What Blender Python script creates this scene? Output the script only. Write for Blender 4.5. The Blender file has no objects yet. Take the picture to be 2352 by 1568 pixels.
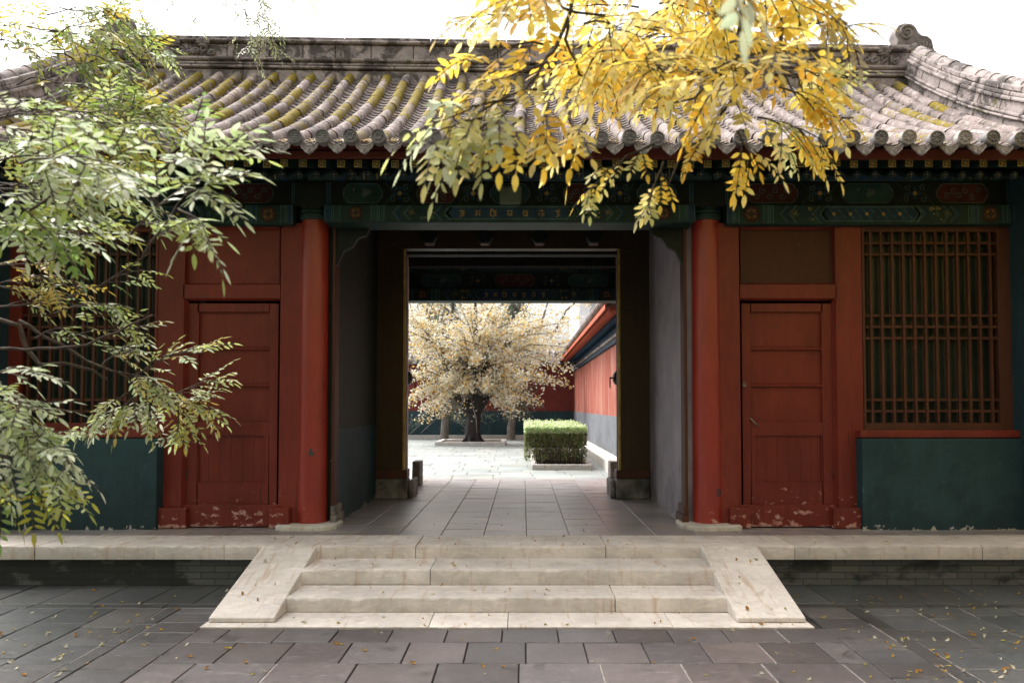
import bpy, bmesh, math, random
from mathutils import Vector, Matrix
R = random.Random(11)
SC = bpy.context.scene
COL = SC.collection
PI = math.pi

# ------------------------------------------------------------------ camera model
F = 740.0; ZC = 1.55; TH = math.atan(25/740.0); CT, ST = math.cos(TH), math.sin(TH)
HX, HY = 523.0, 380.0
K = 1024/2352.0
def P(X, Y2, D):
    """point of the picture (2352 wide) on the plane y = D -> world point"""
    px, py = X*K, Y2*K
    v = (HY-py)/F
    h = D*(v*CT+ST)/(CT-v*ST)
    c = D*CT+h*ST
    return Vector(((px-HX)/F*c, D, ZC+h))
def proj(p):
    h = p[2]-ZC
    c = p[1]*CT+h*ST
    if c < .05: return None
    u = -p[1]*ST+h*CT
    return ((HX+F*p[0]/c)/K, (HY-F*u/c)/K)
def Xat(X, D, y=900): return P(X, y, D).x
def Zat(y, D, X=1201): return P(X, y, D).z

XC = -0.13            # axis of the gatehouse
PZ = 0.349            # platform level
EDGE = 6.39           # platform front edge

# ------------------------------------------------------------------ mesh builder
class MB:
    def __init__(s, mirror=False):
        s.v = []; s.f = []; s.mi = []; s.c = []; s.mirror = mirror; s.sm = []
    def add(s, vs, fs, mi=0, col=(1, 1, 1, 1), smooth=False):
        n = len(s.v)
        if s.mirror:
            s.v += [(2*XC-x, y, z) for x, y, z in vs]
            s.f += [tuple(n+i for i in reversed(f)) for f in fs]
        else:
            s.v += [tuple(p) for p in vs]
            s.f += [tuple(n+i for i in f) for f in fs]
        s.mi += [mi]*len(fs); s.c += [col]*len(fs); s.sm += [smooth]*len(fs)
        return s
    def box(s, x0, x1, y0, y1, z0, z1, mi=0, col=(1, 1, 1, 1)):
        x0, x1 = min(x0, x1), max(x0, x1); y0, y1 = min(y0, y1), max(y0, y1); z0, z1 = min(z0, z1), max(z0, z1)
        vs = [(x0,y0,z0),(x1,y0,z0),(x1,y1,z0),(x0,y1,z0),(x0,y0,z1),(x1,y0,z1),(x1,y1,z1),(x0,y1,z1)]
        fs = [(0,3,2,1),(4,5,6,7),(0,1,5,4),(1,2,6,5),(2,3,7,6),(3,0,4,7)]
        return s.add(vs, fs, mi, col)
    def hexa(s, vs, mi=0, col=(1,1,1,1)):
        return s.add(vs, [(0,3,2,1),(4,5,6,7),(0,1,5,4),(1,2,6,5),(2,3,7,6),(3,0,4,7)], mi, col)
    def pbox(s, X0, Y0, X1, Y1, D0, D1, mi=0, col=(1,1,1,1)):
        """box whose front face, on the plane y = D0, covers a rectangle of the picture"""
        ym = (Y0+Y1)/2
        return s.box(Xat(X0, D0, ym), Xat(X1, D0, ym), D0, D1, Zat(Y1, D0), Zat(Y0, D0), mi, col)
    def prism(s, pts, y0, y1, mi=0, col=(1,1,1,1), smooth=False):
        """outline (x,z), counter-clockwise seen from -y, extruded from y0 (front) to y1"""
        a = sum(pts[i][0]*pts[(i+1) % len(pts)][1]-pts[(i+1) % len(pts)][0]*pts[i][1] for i in range(len(pts)))
        if a < 0: pts = pts[::-1]
        n = len(pts)
        vs = [(x, y0, z) for x, z in pts]+[(x, y1, z) for x, z in pts]
        fs = [tuple(range(n)), tuple(range(2*n-1, n-1, -1))]+[(i, n+i, n+(i+1) % n, (i+1) % n) for i in range(n)]
        return s.add(vs, fs, mi, col, smooth)
    def xprism(s, prof, x0, x1, mi=0, col=(1,1,1,1), zf=None):
        """profile (y,z) swept along x; zf(x) is an offset in z"""
        n = len(prof); k = max(2, int(abs(x1-x0)/.5)+1); vs = []
        for j in range(k):
            x = x0+(x1-x0)*j/(k-1); dz = zf(x) if zf else 0
            vs += [(x, y, z+dz) for y, z in prof]
        fs = []
        for j in range(k-1):
            for i in range(n):
                a, b = j*n+i, j*n+(i+1) % n
                fs.append((a, a+n, b+n, b))
        fs += [tuple(range(n)), tuple(range((k-1)*n+n-1, (k-1)*n-1, -1))]
        return s.add(vs, fs, mi, col)
    def tube(s, pts, rad, n=6, mi=0, col=(1,1,1,1), cap=True, smooth=True):
        pts = [Vector(p) for p in pts]; m = len(pts)
        if not hasattr(rad, '__len__'): rad = [rad]*m
        vs = []; ref = None
        for i, p in enumerate(pts):
            d = (pts[min(i+1, m-1)]-pts[max(i-1, 0)])
            d = d.normalized() if d.length > 1e-9 else Vector((0,0,1))
            if ref is None:
                ref = Vector((0,0,1)) if abs(d.z) < .9 else Vector((1,0,0))
            a = d.cross(ref)
            a = a.normalized() if a.length > 1e-6 else Vector((1,0,0))
            b = a.cross(d); ref = b
            for k in range(n):
                t = 2*PI*k/n
                vs.append(tuple(p+(a*math.cos(t)+b*math.sin(t))*rad[i]))
        fs = []
        for i in range(m-1):
            for k in range(n):
                a, b = i*n+k, i*n+(k+1) % n
                fs.append((a, b, b+n, a+n))
        if cap:
            fs.append(tuple(range(n-1, -1, -1))); fs.append(tuple((m-1)*n+k for k in range(n)))
        return s.add(vs, fs, mi, col, smooth)
    def lathe(s, cx, cy, prof, n=28, mi=0, col=(1,1,1,1)):
        """prof: (radius, z) from bottom to top"""
        vs = []; m = len(prof)
        for r, z in prof:
            vs += [(cx+r*math.cos(2*PI*k/n), cy+r*math.sin(2*PI*k/n), z) for k in range(n)]
        fs = []
        for i in range(m-1):
            for k in range(n):
                a, b = i*n+k, i*n+(k+1) % n
                fs.append((a, b, b+n, a+n))
        fs.append(tuple(range(n-1, -1, -1))); fs.append(tuple((m-1)*n+k for k in range(n)))
        return s.add(vs, fs, mi, col, True)
    def ribbon(s, pts, w, y, mi=0, col=(1,1,1,1), th=.003):
        """flat painted stroke on a plane y, pts (x,z)"""
        L = []; Rr = []
        for i, p in enumerate(pts):
            a = pts[max(i-1, 0)]; b = pts[min(i+1, len(pts)-1)]
            dx, dz = b[0]-a[0], b[1]-a[1]; l = math.hypot(dx, dz) or 1
            ox, oz = -dz/l*w/2, dx/l*w/2
            L.append((p[0]+ox, p[1]+oz)); Rr.append((p[0]-ox, p[1]-oz))
        n = len(pts)
        vs = [(x, y, z) for x, z in L]+[(x, y, z) for x, z in Rr]
        fs = [(i, n+i, n+i+1, i+1) for i in range(n-1)]
        return s.add(vs, fs, mi, col)
    def disc(s, x, z, r, y, mi=0, n=14, rz=None, col=(1,1,1,1)):
        rz = rz or r
        vs = [(x+r*math.cos(2*PI*k/n), y, z+rz*math.sin(2*PI*k/n)) for k in range(n)]
        return s.add(vs, [tuple(range(n))], mi, col)
    def build(s, name, mats, parent=None, bevel=0, smooth_angle=None, fixn=True, attr=False):
        me = bpy.data.meshes.new(name)
        me.from_pydata(s.v, [], s.f)
        if not isinstance(mats, (list, tuple)): mats = [mats]
        for m in mats: me.materials.append(m)
        if len(mats) > 1: me.polygons.foreach_set('material_index', s.mi)
        if any(s.sm): me.polygons.foreach_set('use_smooth', s.sm)
        if attr:
            a = me.attributes.new('tint', 'FLOAT_COLOR', 'FACE')
            flat = []
            for c in s.c: flat += list(c)
            a.data.foreach_set('color', flat)
        if fixn:
            b = bmesh.new(); b.from_mesh(me); bmesh.ops.recalc_face_normals(b, faces=b.faces); b.to_mesh(me); b.free()
        if smooth_angle is not None:
            me.polygons.foreach_set('use_smooth', [True]*len(me.polygons))
            me.set_sharp_from_angle(angle=math.radians(smooth_angle))
        me.update()
        o = bpy.data.objects.new(name, me); COL.objects.link(o)
        if parent is not None:
            o.parent = parent
            root = parent; off = Vector((0,0,0))
            while root is not None:
                off += root.location; root = root.parent
            o.location = -off
        if bevel:
            bm = o.modifiers.new('bevel', 'BEVEL'); bm.width = bevel; bm.segments = 2; bm.limit_method = 'ANGLE'; bm.angle_limit = math.radians(40)
            bm.harden_normals = False
        return o

def tag(o, label=None, cat=None, group=None, kind=None):
    if label: o['label'] = label
    if cat: o['category'] = cat
    if group: o['group'] = group
    if kind: o['kind'] = kind
    return o
def empty(name, loc, label, cat, group=None):
    o = bpy.data.objects.new(name, None); COL.objects.link(o); o.location = loc
    o.empty_display_size = .2
    return tag(o, label, cat, group)
def dup(o, parent, loc):
    c = o.copy(); COL.objects.link(c); c.parent = parent; c.location = loc
    return c

# ------------------------------------------------------------------ materials
class NT:
    def __init__(s, name):
        s.m = bpy.data.materials.new(name); s.m.use_nodes = True
        s.t = s.m.node_tree; s.t.nodes.clear()
        s.out = s.n('ShaderNodeOutputMaterial'); s.b = s.n('ShaderNodeBsdfPrincipled')
        s.l(s.b.outputs[0], s.out.inputs[0])
        s.co = s.n('ShaderNodeTexCoord').outputs['Object']
    def n(s, k, **kw):
        n = s.t.nodes.new(k)
        for a, b in kw.items(): setattr(n, a, b)
        return n
    def l(s, a, b): s.t.links.new(a, b)
    def mapped(s, sc=(1,1,1)):
        m = s.n('ShaderNodeMapping'); m.inputs['Scale'].default_value = sc; s.l(s.co, m.inputs[0]); return m.outputs[0]
    def noise(s, scale, detail=4, rough=.6, sc=None, dist=0):
        n = s.n('ShaderNodeTexNoise'); n.inputs['Scale'].default_value = scale; n.inputs['Detail'].default_value = detail
        n.inputs['Roughness'].default_value = rough; n.inputs['Distortion'].default_value = dist
        s.l(s.mapped(sc) if sc else s.co, n.inputs['Vector']); return n.outputs['Fac']
    def ramp(s, fac, a, b, c0=0., c1=1.):
        r = s.n('ShaderNodeMapRange'); r.inputs[1].default_value = a; r.inputs[2].default_value = b
        r.inputs[3].default_value = c0; r.inputs[4].default_value = c1; r.clamp = True
        s.l(fac, r.inputs[0]); return r.outputs[0]
    def mix(s, fac, a, b, mode='MIX'):
        m = s.n('ShaderNodeMix'); m.data_type = 'RGBA'; m.blend_type = mode
        for v, i in ((fac, 0), (a, 6), (b, 7)):
            if hasattr(v, 'links'): s.l(v, m.inputs[i])
            elif i == 0: m.inputs[0].default_value = v
            else: m.inputs[i].default_value = (*v[:3], 1)
        return m.outputs[2]
    def math(s, op, a, b):
        m = s.n('ShaderNodeMath', operation=op)
        for v, i in ((a, 0), (b, 1)):
            if hasattr(v, 'links'): s.l(v, m.inputs[i])
            else: m.inputs[i].default_value = v
        return m.outputs[0]
    def bump(s, h, strength=.3, dist=.01):
        b = s.n('ShaderNodeBump'); b.inputs['Strength'].default_value = strength; b.inputs['Distance'].default_value = dist
        s.l(h, b.inputs['Height']); s.l(b.outputs[0], s.b.inputs['Normal'])
    def attr(s):
        a = s.n('ShaderNodeAttribute'); a.attribute_name = 'tint'; return a
    def z(s):
        x = s.n('ShaderNodeSeparateXYZ'); s.l(s.co, x.inputs[0]); return x.outputs
    def done(s, col, rough=.6, spec=.5):
        if hasattr(col, 'links'): s.l(col, s.b.inputs['Base Color'])
        else: s.b.inputs['Base Color'].default_value = (*col[:3], 1)
        if hasattr(rough, 'links'): s.l(rough, s.b.inputs['Roughness'])
        else: s.b.inputs['Roughness'].default_value = rough
        s.b.inputs['Specular IOR Level'].default_value = spec
        return s.m
def sc3(c, k): return tuple(min(1, x*k) for x in c)

def m_simple(name, col, rough=.6, var=.25, scale=5, bump=.15, bscale=40, spec=.4, attr=False):
    t = NT(name)
    c = t.mix(t.ramp(t.noise(scale), .3, .7), sc3(col, 1-var), sc3(col, 1+var))
    if attr: c = t.mix(1., c, t.attr().outputs['Color'], 'MULTIPLY')
    t.bump(t.noise(bscale, 3), bump, .005)
    return t.done(c, rough, spec)

def m_redpaint(name, col, rough=.5, chips=1.0, spec=.35):
    """oil-painted timber: brush mottling, hairline cracks, chipped pinkish undercoat near the floor"""
    t = NT(name)
    n1 = t.ramp(t.noise(1.7, 6, .62, (1, 1, .6)), .3, .7)
    c = t.mix(n1, sc3(col, .70), sc3(col, 1.22))
    fade = t.ramp(t.noise(3.3, 6, .7, (2.5, 2.5, .35)), .50, .72, 0, .45)
    c = t.mix(fade, c, (min(1, col[0]*1.45), col[1]*1.9, col[2]*2.2))
    crack = t.ramp(t.noise(26, 2, .4, (2.6, 2.6, .10)), .70, .73, 0, .6*chips)
    c = t.mix(crack, c, sc3(col, .25))
    g = t.noise(14, 4, .6, (6, 6, .5))
    c = t.mix(t.ramp(g, .45, .75, 0, .35), c, sc3(col, .6))
    xyz = t.z()
    low = t.ramp(xyz[2], PZ+.02, PZ+.62, .155*chips, 0)
    lowest = t.ramp(xyz[2], PZ-.02, PZ+.06, .13*chips, 0)
    ch = t.math('ADD', t.noise(11, 5, .62, (1, 1, 1.6)), t.math('ADD', low, lowest))
    mask = t.ramp(ch, .725, .75)
    cc = t.mix(t.ramp(t.noise(30), .35, .6), (.30, .10, .085), (.50, .30, .26))
    c = t.mix(mask, c, cc)
    ch2 = t.ramp(t.math('ADD', t.noise(7, 4, .55), t.ramp(t.noise(.9, 2), .4, .8, 0, .05)), .745, .755)
    c = t.mix(ch2, c, (.03, .045, .045))
    t.bump(t.math('SUBTRACT', t.math('MULTIPLY', g, .5), mask), .25, .004)
    r = t.math('ADD', t.ramp(n1, 0, 1, rough-.08, rough+.08), t.math('MULTIPLY', mask, .3))
    return t.done(c, r, spec)

RED = m_redpaint('red_paint', (.185, .027, .016), .46)
DOORRED = m_redpaint('door_paint', (.165, .024, .014), .40, 1.05)
COLRED = m_redpaint('column_paint', (.285, .030, .017), .32, .6, .6)
DARKRED = m_redpaint('dark_red_paint', (.075, .022, .011), .6, .3)
GRILLE = m_redpaint('grille_paint', (.085, .028, .014), .6, .2)
FASCIA = m_redpaint('fascia_paint', (.15, .032, .022), .6, 0)

def m_dado(name, col):
    t = NT(name)
    c = t.mix(t.ramp(t.noise(1.6, 6, .65), .3, .7), sc3(col, .8), sc3(col, 1.25))
    st = t.noise(3, 5, .6, (3, 3, .35))
    c = t.mix(t.ramp(st, .52, .78, 0, .5), c, sc3(col, 1.8))
    c = t.mix(t.ramp(t.noise(4.5, 7, .75, None, .8), .55, .66, 0, .45), c, sc3(col, .6))
    z = t.z()[2]
    damp = t.math('ADD', t.noise(2.5, 6, .65), t.ramp(z, PZ, PZ+.75, .28, 0))
    c = t.mix(t.ramp(damp, .62, .74, 0, .5), c, sc3(col, .5))
    c = t.mix(t.ramp(t.noise(18, 2, .4, (1, 1, .35)), .735, .75, 0, .5), c, sc3(col, 3))
    edge = t.math('ADD', t.noise(16, 4), t.ramp(z, PZ, PZ+.07, .2, 0))
    c = t.mix(t.ramp(edge, .72, .76), c, (.4, .38, .36))
    t.bump(t.noise(22, 5), .2, .006)
    return t.done(c, .7, .3)
DADO = m_dado('blue_grey_wall_paint', (.021, .050, .058))
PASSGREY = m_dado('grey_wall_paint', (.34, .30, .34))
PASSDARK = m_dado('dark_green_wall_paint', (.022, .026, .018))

def m_stone(name, col, attr=True, streak=True):
    t = NT(name)
    c = t.mix(t.ramp(t.noise(2.6, 7, .68), .3, .72), sc3(col, .74), sc3(col, 1.14))
    vein = t.noise(5, 6, .7, (1, 3, 3), 1.6)
    c = t.mix(t.ramp(vein, .52, .60, 0, .35), c, sc3(col, 1.3))
    c = t.mix(t.ramp(t.noise(1.4, 6, .7, None, .6), .5, .72, 0, .4), c, sc3(col, .62))
    c = t.mix(t.ramp(t.noise(9, 5, .6, None, 1.0), .56, .72, 0, .6), c, (col[0]*.62, col[1]*.52, col[2]*.45))
    if streak:
        s1 = t.ramp(t.noise(10, 3, .5, (2.2, .3, .22)), .58, .72, 0, .7)
        c = t.mix(s1, c, (col[0]*.72, col[1]*.55, col[2]*.42))
    spk = t.ramp(t.noise(70, 2), .66, .72, 0, .4)
    c = t.mix(spk, c, sc3(col, .45))
    if attr: c = t.mix(1., c, t.attr().outputs['Color'], 'MULTIPLY')
    ch = t.noise(60, 3, .6, (1.6, 1, .25))
    t.bump(t.math('ADD', ch, t.noise(9, 5)), .38, .006)
    return t.done(c, .72, .3)
STONE = m_stone('pale_stone', (.63, .58, .55))
KERB = m_stone('kerb_stone', (.55, .52, .48), False)
OLDSTONE = m_simple('weathered_stone', (.15, .135, .12), .8, .75, 6, .6, 20)
WHITESTONE = m_stone('plinth_stone', (.60, .56, .50), False)

def m_slate(name, col, rough=.5, k=1.0):
    t = NT(name)
    base = t.mix(t.ramp(t.noise(1.3, 6, .65), .3, .7), sc3(col, .75), sc3(col, 1.3))
    scr = t.noise(9, 6, .7, (1, 4, 1), 2.2)
    base = t.mix(t.ramp(scr, .52, .66, 0, .55*k), base, sc3(col, 2.3))
    base = t.mix(t.ramp(t.noise(22, 4, .7, (1, 2.5, 1), 3.0), .60, .70, 0, .4*k), base, sc3(col, 2.2))
    spots = t.noise(3.5, 4, .5, None, .6)
    base = t.mix(t.ramp(spots, .62, .70, 0, .6*k), base, sc3(col, .5))
    base = t.mix(t.ramp(t.noise(2.3, 7, .75, None, .4), .55, .68, 0, .5*k), base, sc3(col, 1.7))
    base = t.mix(1., base, t.attr().outputs['Color'], 'MULTIPLY')
    t.bump(t.math('ADD', scr, t.noise(30, 4)), .25, .004)
    return t.done(base, t.ramp(scr, .3, .7, rough-.12, rough+.1), .5)
SLATE = m_slate('dark_slate', (.060, .056, .056), .46, 1.3)
FLOORSLATE = m_slate('passage_slate', (.27, .235, .23), .36, .7)
PALEPAVE = m_slate('pale_paving', (.235, .25, .235), .6, .5)
GROUT = m_simple('dark_joint', (.035, .033, .03), .9, .4, 20)
MORTAR = m_simple('pale_mortar', (.24, .21, .19), .9, .4, 20)

def m_brick():
    t = NT('grey_brick')
    b = t.n('ShaderNodeTexBrick'); b.offset = .5
    mp = t.n('ShaderNodeMapping'); mp.inputs['Rotation'].default_value = (PI/2, 0, 0); t.l(t.co, mp.inputs[0])
    t.l(mp.outputs[0], b.inputs['Vector'])
    b.inputs['Scale'].default_value = 1; b.inputs['Brick Width'].default_value = .242; b.inputs['Row Height'].default_value = .0565
    b.inputs['Mortar Size'].default_value = .0032; b.inputs['Bias'].default_value = -.1
    b.inputs['Color1'].default_value = (.085, .09, .085, 1); b.inputs['Color2'].default_value = (.125, .12, .115, 1)
    b.inputs['Mortar'].default_value = (.03, .032, .03, 1)
    x = t.z()[0]
    left = t.ramp(x, -2.9, -2.2, .16, 0)
    right = t.ramp(x, 3.3, 4.4, 0, .1)
    w = t.math('ADD', t.noise(1.7, 5, .6, (1, 1, 2)), t.math('ADD', left, right))
    c = t.mix(t.ramp(w, .56, .63, 0, .82), b.outputs['Color'], (.017, .019, .016))
    eff = t.ramp(t.noise(4, 5, .6, (1, 1, 2.5)), .68, .74, 0, .6)
    c = t.mix(eff, c, (.3, .27, .24))
    t.bump(t.math('SUBTRACT', t.noise(30, 4), t.math('MULTIPLY', b.outputs['Fac'], 1.5)), .4, .006)
    return t.done(c, .75, .3)
BRICK = m_brick()

def m_tile(name, col, moss=True):
    """grey roof tile; tint.r = brightness of that tile, tint.g = how far moss has taken that tile"""
    t = NT(name)
    c = t.mix(t.ramp(t.noise(5, 6, .7), .3, .7), sc3(col, .62), sc3(col, 1.25))
    li = t.noise(17, 5, .65)
    c = t.mix(t.ramp(li, .53, .60, 0, .7), c, (.42, .37, .35))
    dk = t.noise(6 if moss else 3.2, 7, .72, None, .6)
    c = t.mix(t.ramp(dk, .53 if moss else .47, .62 if moss else .56, 0, .85), c, (.055, .047, .044))
    if moss:
        a = t.attr(); s = t.n('ShaderNodeSeparateColor'); t.l(a.outputs['Color'], s.inputs[0])
        br = t.n('ShaderNodeCombineColor'); 
        for i in range(3): t.l(s.outputs[0], br.inputs[i])
        c = t.mix(1., c, br.outputs[0], 'MULTIPLY')
        mm = t.math('ADD', t.noise(12, 5, .65), s.outputs[1])
        mask = t.ramp(mm, .86, 1.02)
        mc = t.mix(t.ramp(t.noise(24, 4), .3, .7), (.10, .078, .010), (.28, .205, .02))
        c = t.mix(mask, c, mc)
        t.bump(t.math('ADD', t.noise(45, 4, .7), t.math('MULTIPLY', mask, .6)), .5, .008)
    else:
        mask = t.ramp(t.noise(3, 5, .65), .60, .68, 0, .7)
        c = t.mix(mask, c, (.10, .095, .02))
        t.bump(t.noise(25, 5, .7), .6, .01)
    return t.done(c, .88, .2)
TILE = m_tile('roof_tile', (.25, .20, .185))
EAVETILE = m_simple('eave_tile_clay', (.17, .16, .158), .8, .6, 9, .5, 60)
EAVEPALE = m_simple('eave_tile_pale_clay', (.30, .27, .26), .85, .5, 9, .5, 60)
EAVEDRIP = m_simple('drip_tile_clay', (.25, .225, .22), .85, .6, 14, .5, 60)
RIDGE = m_tile('ridge_masonry', (.36, .305, .29), False)
CARVE = m_simple('carved_clay', (.19, .165, .155), .85, .5, 8, .5, 30)

def paint(name, col, rough=.6, var=.35): return m_simple(name, col, rough, var, 7, .15, 30, .3)
PGREEN = paint('green_beam_paint', (.012, .034, .027))
PTEAL = paint('teal_beam_paint', (.018, .052, .044))
PBLUE = paint('blue_beam_paint', (.010, .036, .070))
PGOLD = paint('gilding', (.36, .23, .06), .45)
PLINE = paint('pale_line_paint', (.075, .125, .115))
PRED = paint('red_beam_paint', (.07, .014, .011))
PBLACK = paint('black_beam_paint', (.008, .012, .009))
PPETAL = paint('petal_paint', (.14, .17, .14))
ART = [PGREEN, PTEAL, PBLUE, PGOLD, PLINE, PRED, PBLACK, PPETAL]
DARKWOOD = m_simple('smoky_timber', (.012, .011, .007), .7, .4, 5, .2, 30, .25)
BROWN = m_redpaint('brown_gate_paint', (.05, .028, .011), .55, .35)
GILTEDGE = paint('worn_gilt_edge', (.42, .27, .05))
LEAFEDGE = paint('worn_pink_timber', (.42, .30, .27), .7)
IRON = m_simple('dark_iron', (.02, .02, .02), .45, .4, 20, .2, 60, .5)
BRASSLOCK = m_simple('tarnished_brass', (.20, .17, .11), .4, .3, 30, .2, 60, .5)
WINDOWBACK = m_simple('dusty_dark_glass', (.016, .024, .019), .3, .4, 3, .1, 10, .4)
PLAQUE = m_simple('greenish_plaque', (.10, .13, .09), .5, .2, 6)
SOIL = m_simple('soil', (.10, .07, .05), .95, .5, 12, .6, 40)
BARK = m_simple('bark', (.055, .045, .035), .9, .5, 12, .8, 40)
BARKRED = m_simple('twig_bark', (.085, .060, .048), .8, .4, 20, .5, 60)
BARKGREY = m_simple('grey_bark', (.16, .14, .12), .9, .5, 12, .8, 40)
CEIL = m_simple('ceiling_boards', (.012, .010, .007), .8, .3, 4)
WALLRED = NT('courtyard_red_wall')
def _wr():
    t = WALLRED
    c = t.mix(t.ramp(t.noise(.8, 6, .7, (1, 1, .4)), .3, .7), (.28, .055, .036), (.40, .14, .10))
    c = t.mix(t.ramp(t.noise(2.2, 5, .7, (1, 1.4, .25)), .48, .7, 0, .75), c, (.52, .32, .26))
    t.bump(t.noise(14, 5), .2, .01)
    return t.done(c, .8, .2)
WALLRED = _wr()
APART = m_simple('pale_render', (.80, .80, .80), .8, .05, 2)
APARTDK = m_simple('pale_window', (.45, .48, .48), .4, .1, 2)

def m_leaf(name, trans=.4, rough=.45, spec=.35):
    t = NT(name)
    a = t.attr().outputs['Color']
    c = t.mix(t.ramp(t.noise(45, 4), .56, .72, 0, .45), a, (.34, .17, .04))
    t.done(c, rough, spec)
    tr = t.n('ShaderNodeBsdfTranslucent'); t.l(c, tr.inputs[0])
    mx = t.n('ShaderNodeMixShader'); mx.inputs[0].default_value = trans
    t.l(t.b.outputs[0], mx.inputs[1]); t.l(tr.outputs[0], mx.inputs[2]); t.l(mx.outputs[0], t.out.inputs[0])
    return t.m
LEAF = m_leaf('locust_leaf', .48, .38, .5)
LEAFY = m_leaf('yellow_locust_leaf', .62, .5, .3)
LEAFBACK = m_leaf('pale_tree_leaf', .45, .5, .3)
NEEDLE = m_leaf('conifer_spray', .25, .7, .2)
HEDGELEAF = m_leaf('hedge_leaf', .3, .45, .4)

# ------------------------------------------------------------------ ground and paving
def struct(o): o['kind'] = 'structure'; return o
g = MB(); g.box(-90, 90, -60, 12, -.4, -.02)
struct(g.build('ground', GROUT))

def slab(mb, x0, x1, y0, y1, z, t=.018, gap=.004, lo=.7, hi=1.25, tone=(1, 1, 1)):
    b = R.uniform(lo, hi); w = R.uniform(-.05, .05)
    col = (b*(1+w)*tone[0], b*tone[1], b*(1-w*.6)*tone[2], 1)
    j = .0026
    zs = [z+R.uniform(-j, j) for _ in range(4)]
    x0 += gap; x1 -= gap; y0 += gap; y1 -= gap
    e = .004
    vs = [(x0,y0,z-t),(x1,y0,z-t),(x1,y1,z-t),(x0,y1,z-t),
          (x0,y0,zs[0]-e),(x1,y0,zs[1]-e),(x1,y1,zs[2]-e),(x0,y1,zs[3]-e),
          (x0+e,y0+e,zs[0]),(x1-e,y0+e,zs[1]),(x1-e,y1-e,zs[2]),(x0+e,y1-e,zs[3])]
    fs = [(0,1,5,4),(1,2,6,5),(2,3,7,6),(3,0,4,7),(4,5,9,8),(5,6,10,9),(6,7,11,10),(7,4,8,11),(8,9,10,11)]
    mb.add(vs, fs, 0, col)

pv = MB(); mo = MB()
def maybe_mortar(x0, x1, y0, y1, p):
    if R.random() < p: mo.box(x0, x1, y0, y1, -.02, -.0035)
rows = [5.205, 4.906, 4.514, 4.10, 3.70, 3.30, 2.90, 2.5, 2.1, 1.7, 1.3, .9, .5, .1, -.4, -.9, -1.4]
for i in range(len(rows)-1):
    y1, y0 = rows[i], rows[i+1]
    w = .378 if i < 2 else .486
    x = -2.25-(0 if i % 2 else w*.42)
    first = True
    while x < 2.08:
        xe = min(x+w, 2.10)
        if xe > 2.03: xe = 2.10
        slab(pv, max(x, -2.25), xe, y0, y1, 0, tone=(1.34, 1.22, 1.21) if abs(x) < 1.5 else (1.2, 1.13, 1.12))  # centre kept lighter; the side slabs carry shade in their tone
        maybe_mortar(xe-.005, xe+.005, y0, y1, .45 if i > 1 else .15)
        x = xe
for sgn in (-1, 1):
    def sx(a): return (-2.25-a) if sgn < 0 else (2.10+a)
    cols = [(0, .37, 0), (.37, .49, 1), (.49, .86, 0), (.86, 1.24, 0), (1.24, 1.62, 0), (1.62, 2.0, 0)]
    cols += [(2.0+.4*i, 2.4+.4*i, 0) for i in range(14)]
    for ci, (a, b, border) in enumerate(cols):
        y = -1.4-R.uniform(0, .3)
        while y < 5.73:
            L = (.46 if border else .235 if ci == 0 else .37)
            ye = y+L
            if ye > 5.60: ye = 5.73
            x0, x1 = sorted((sx(a), sx(b)))
            slab(pv, x0, x1, y, ye, 0, lo=.55 if border else .7, hi=.85 if border else 1.2, tone=((1.05, 1.03, 1.02) if ci == 0 else (.95, .98, .96) if ci < 3 else (.82, .92, .89)))  # slate's own colour plus the sides' tree shade put into tone
            if not border: maybe_mortar(x0, x1, ye-.004, ye+.004, .12)
            y = ye
        xb = sx(b)
        if sgn > 0 or ci in (0, 1):
            yy = 2.0
            while yy < 5.7:
                maybe_mortar(xb-.004, xb+.004, yy, yy+.4, .55); yy += .42
    x = sx(.0); n = 0
    while n < 22:
        xe = x+sgn*.52
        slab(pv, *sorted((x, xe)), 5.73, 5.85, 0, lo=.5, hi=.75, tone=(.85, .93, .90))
        x = xe; n += 1
    x = sx(-.06); n = 0
    while n < 26:
        xe = x+sgn*.40
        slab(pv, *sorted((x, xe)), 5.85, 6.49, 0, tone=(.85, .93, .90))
        x = xe; n += 1
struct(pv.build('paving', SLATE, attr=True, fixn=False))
struct(mo.build('paving_mortar', MORTAR, fixn=False))

def wornslab(mb, x0, x1, y0, y1, z0, z1, col):
    n = max(6, int((x1-x0)/.05)); rr = R; ph = [rr.uniform(0, 6.28) for _ in range(4)]
    prof = []
    for i in range(n+1):
        x = x0+(x1-x0)*i/n; u = i/n
        w = .5+.5*math.sin(x*3.1+ph[0])*math.sin(x*1.3+ph[1])
        r = .008+.010*w+(rr.random()**6)*.022
        if i in (0, n): r += .006
        dz = -.0035*w-.001*rr.random(); f = y0+.002*math.sin(x*5+ph[2])+rr.uniform(-.0012, .0012)
        prof.append([(x, f, z0), (x, f, z1-r), (x, f+r*.35, z1-r*.3), (x, f+r, z1+dz), (x, y0+(y1-y0)*.45, z1+dz*1.5), (x, y1, z1)])
    vs = [p for q in prof for p in q]; m = 6; fs = []
    for i in range(n):
        for k in range(m-1):
            fs.append((i*m+k, (i+1)*m+k, (i+1)*m+k+1, i*m+k+1))
    b = len(vs)
    vs += [(x0, y1, z0), (x1, y1, z0)]
    fs += [tuple(range(m-1, -1, -1))+(b,)][:0]
    fs.append((0, 1, 2, 3, 4, 5, b)); fs.append((n*m, b+1, n*m+5, n*m+4, n*m+3, n*m+2, n*m+1))
    mb.add(vs, fs, 0, col)
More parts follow.
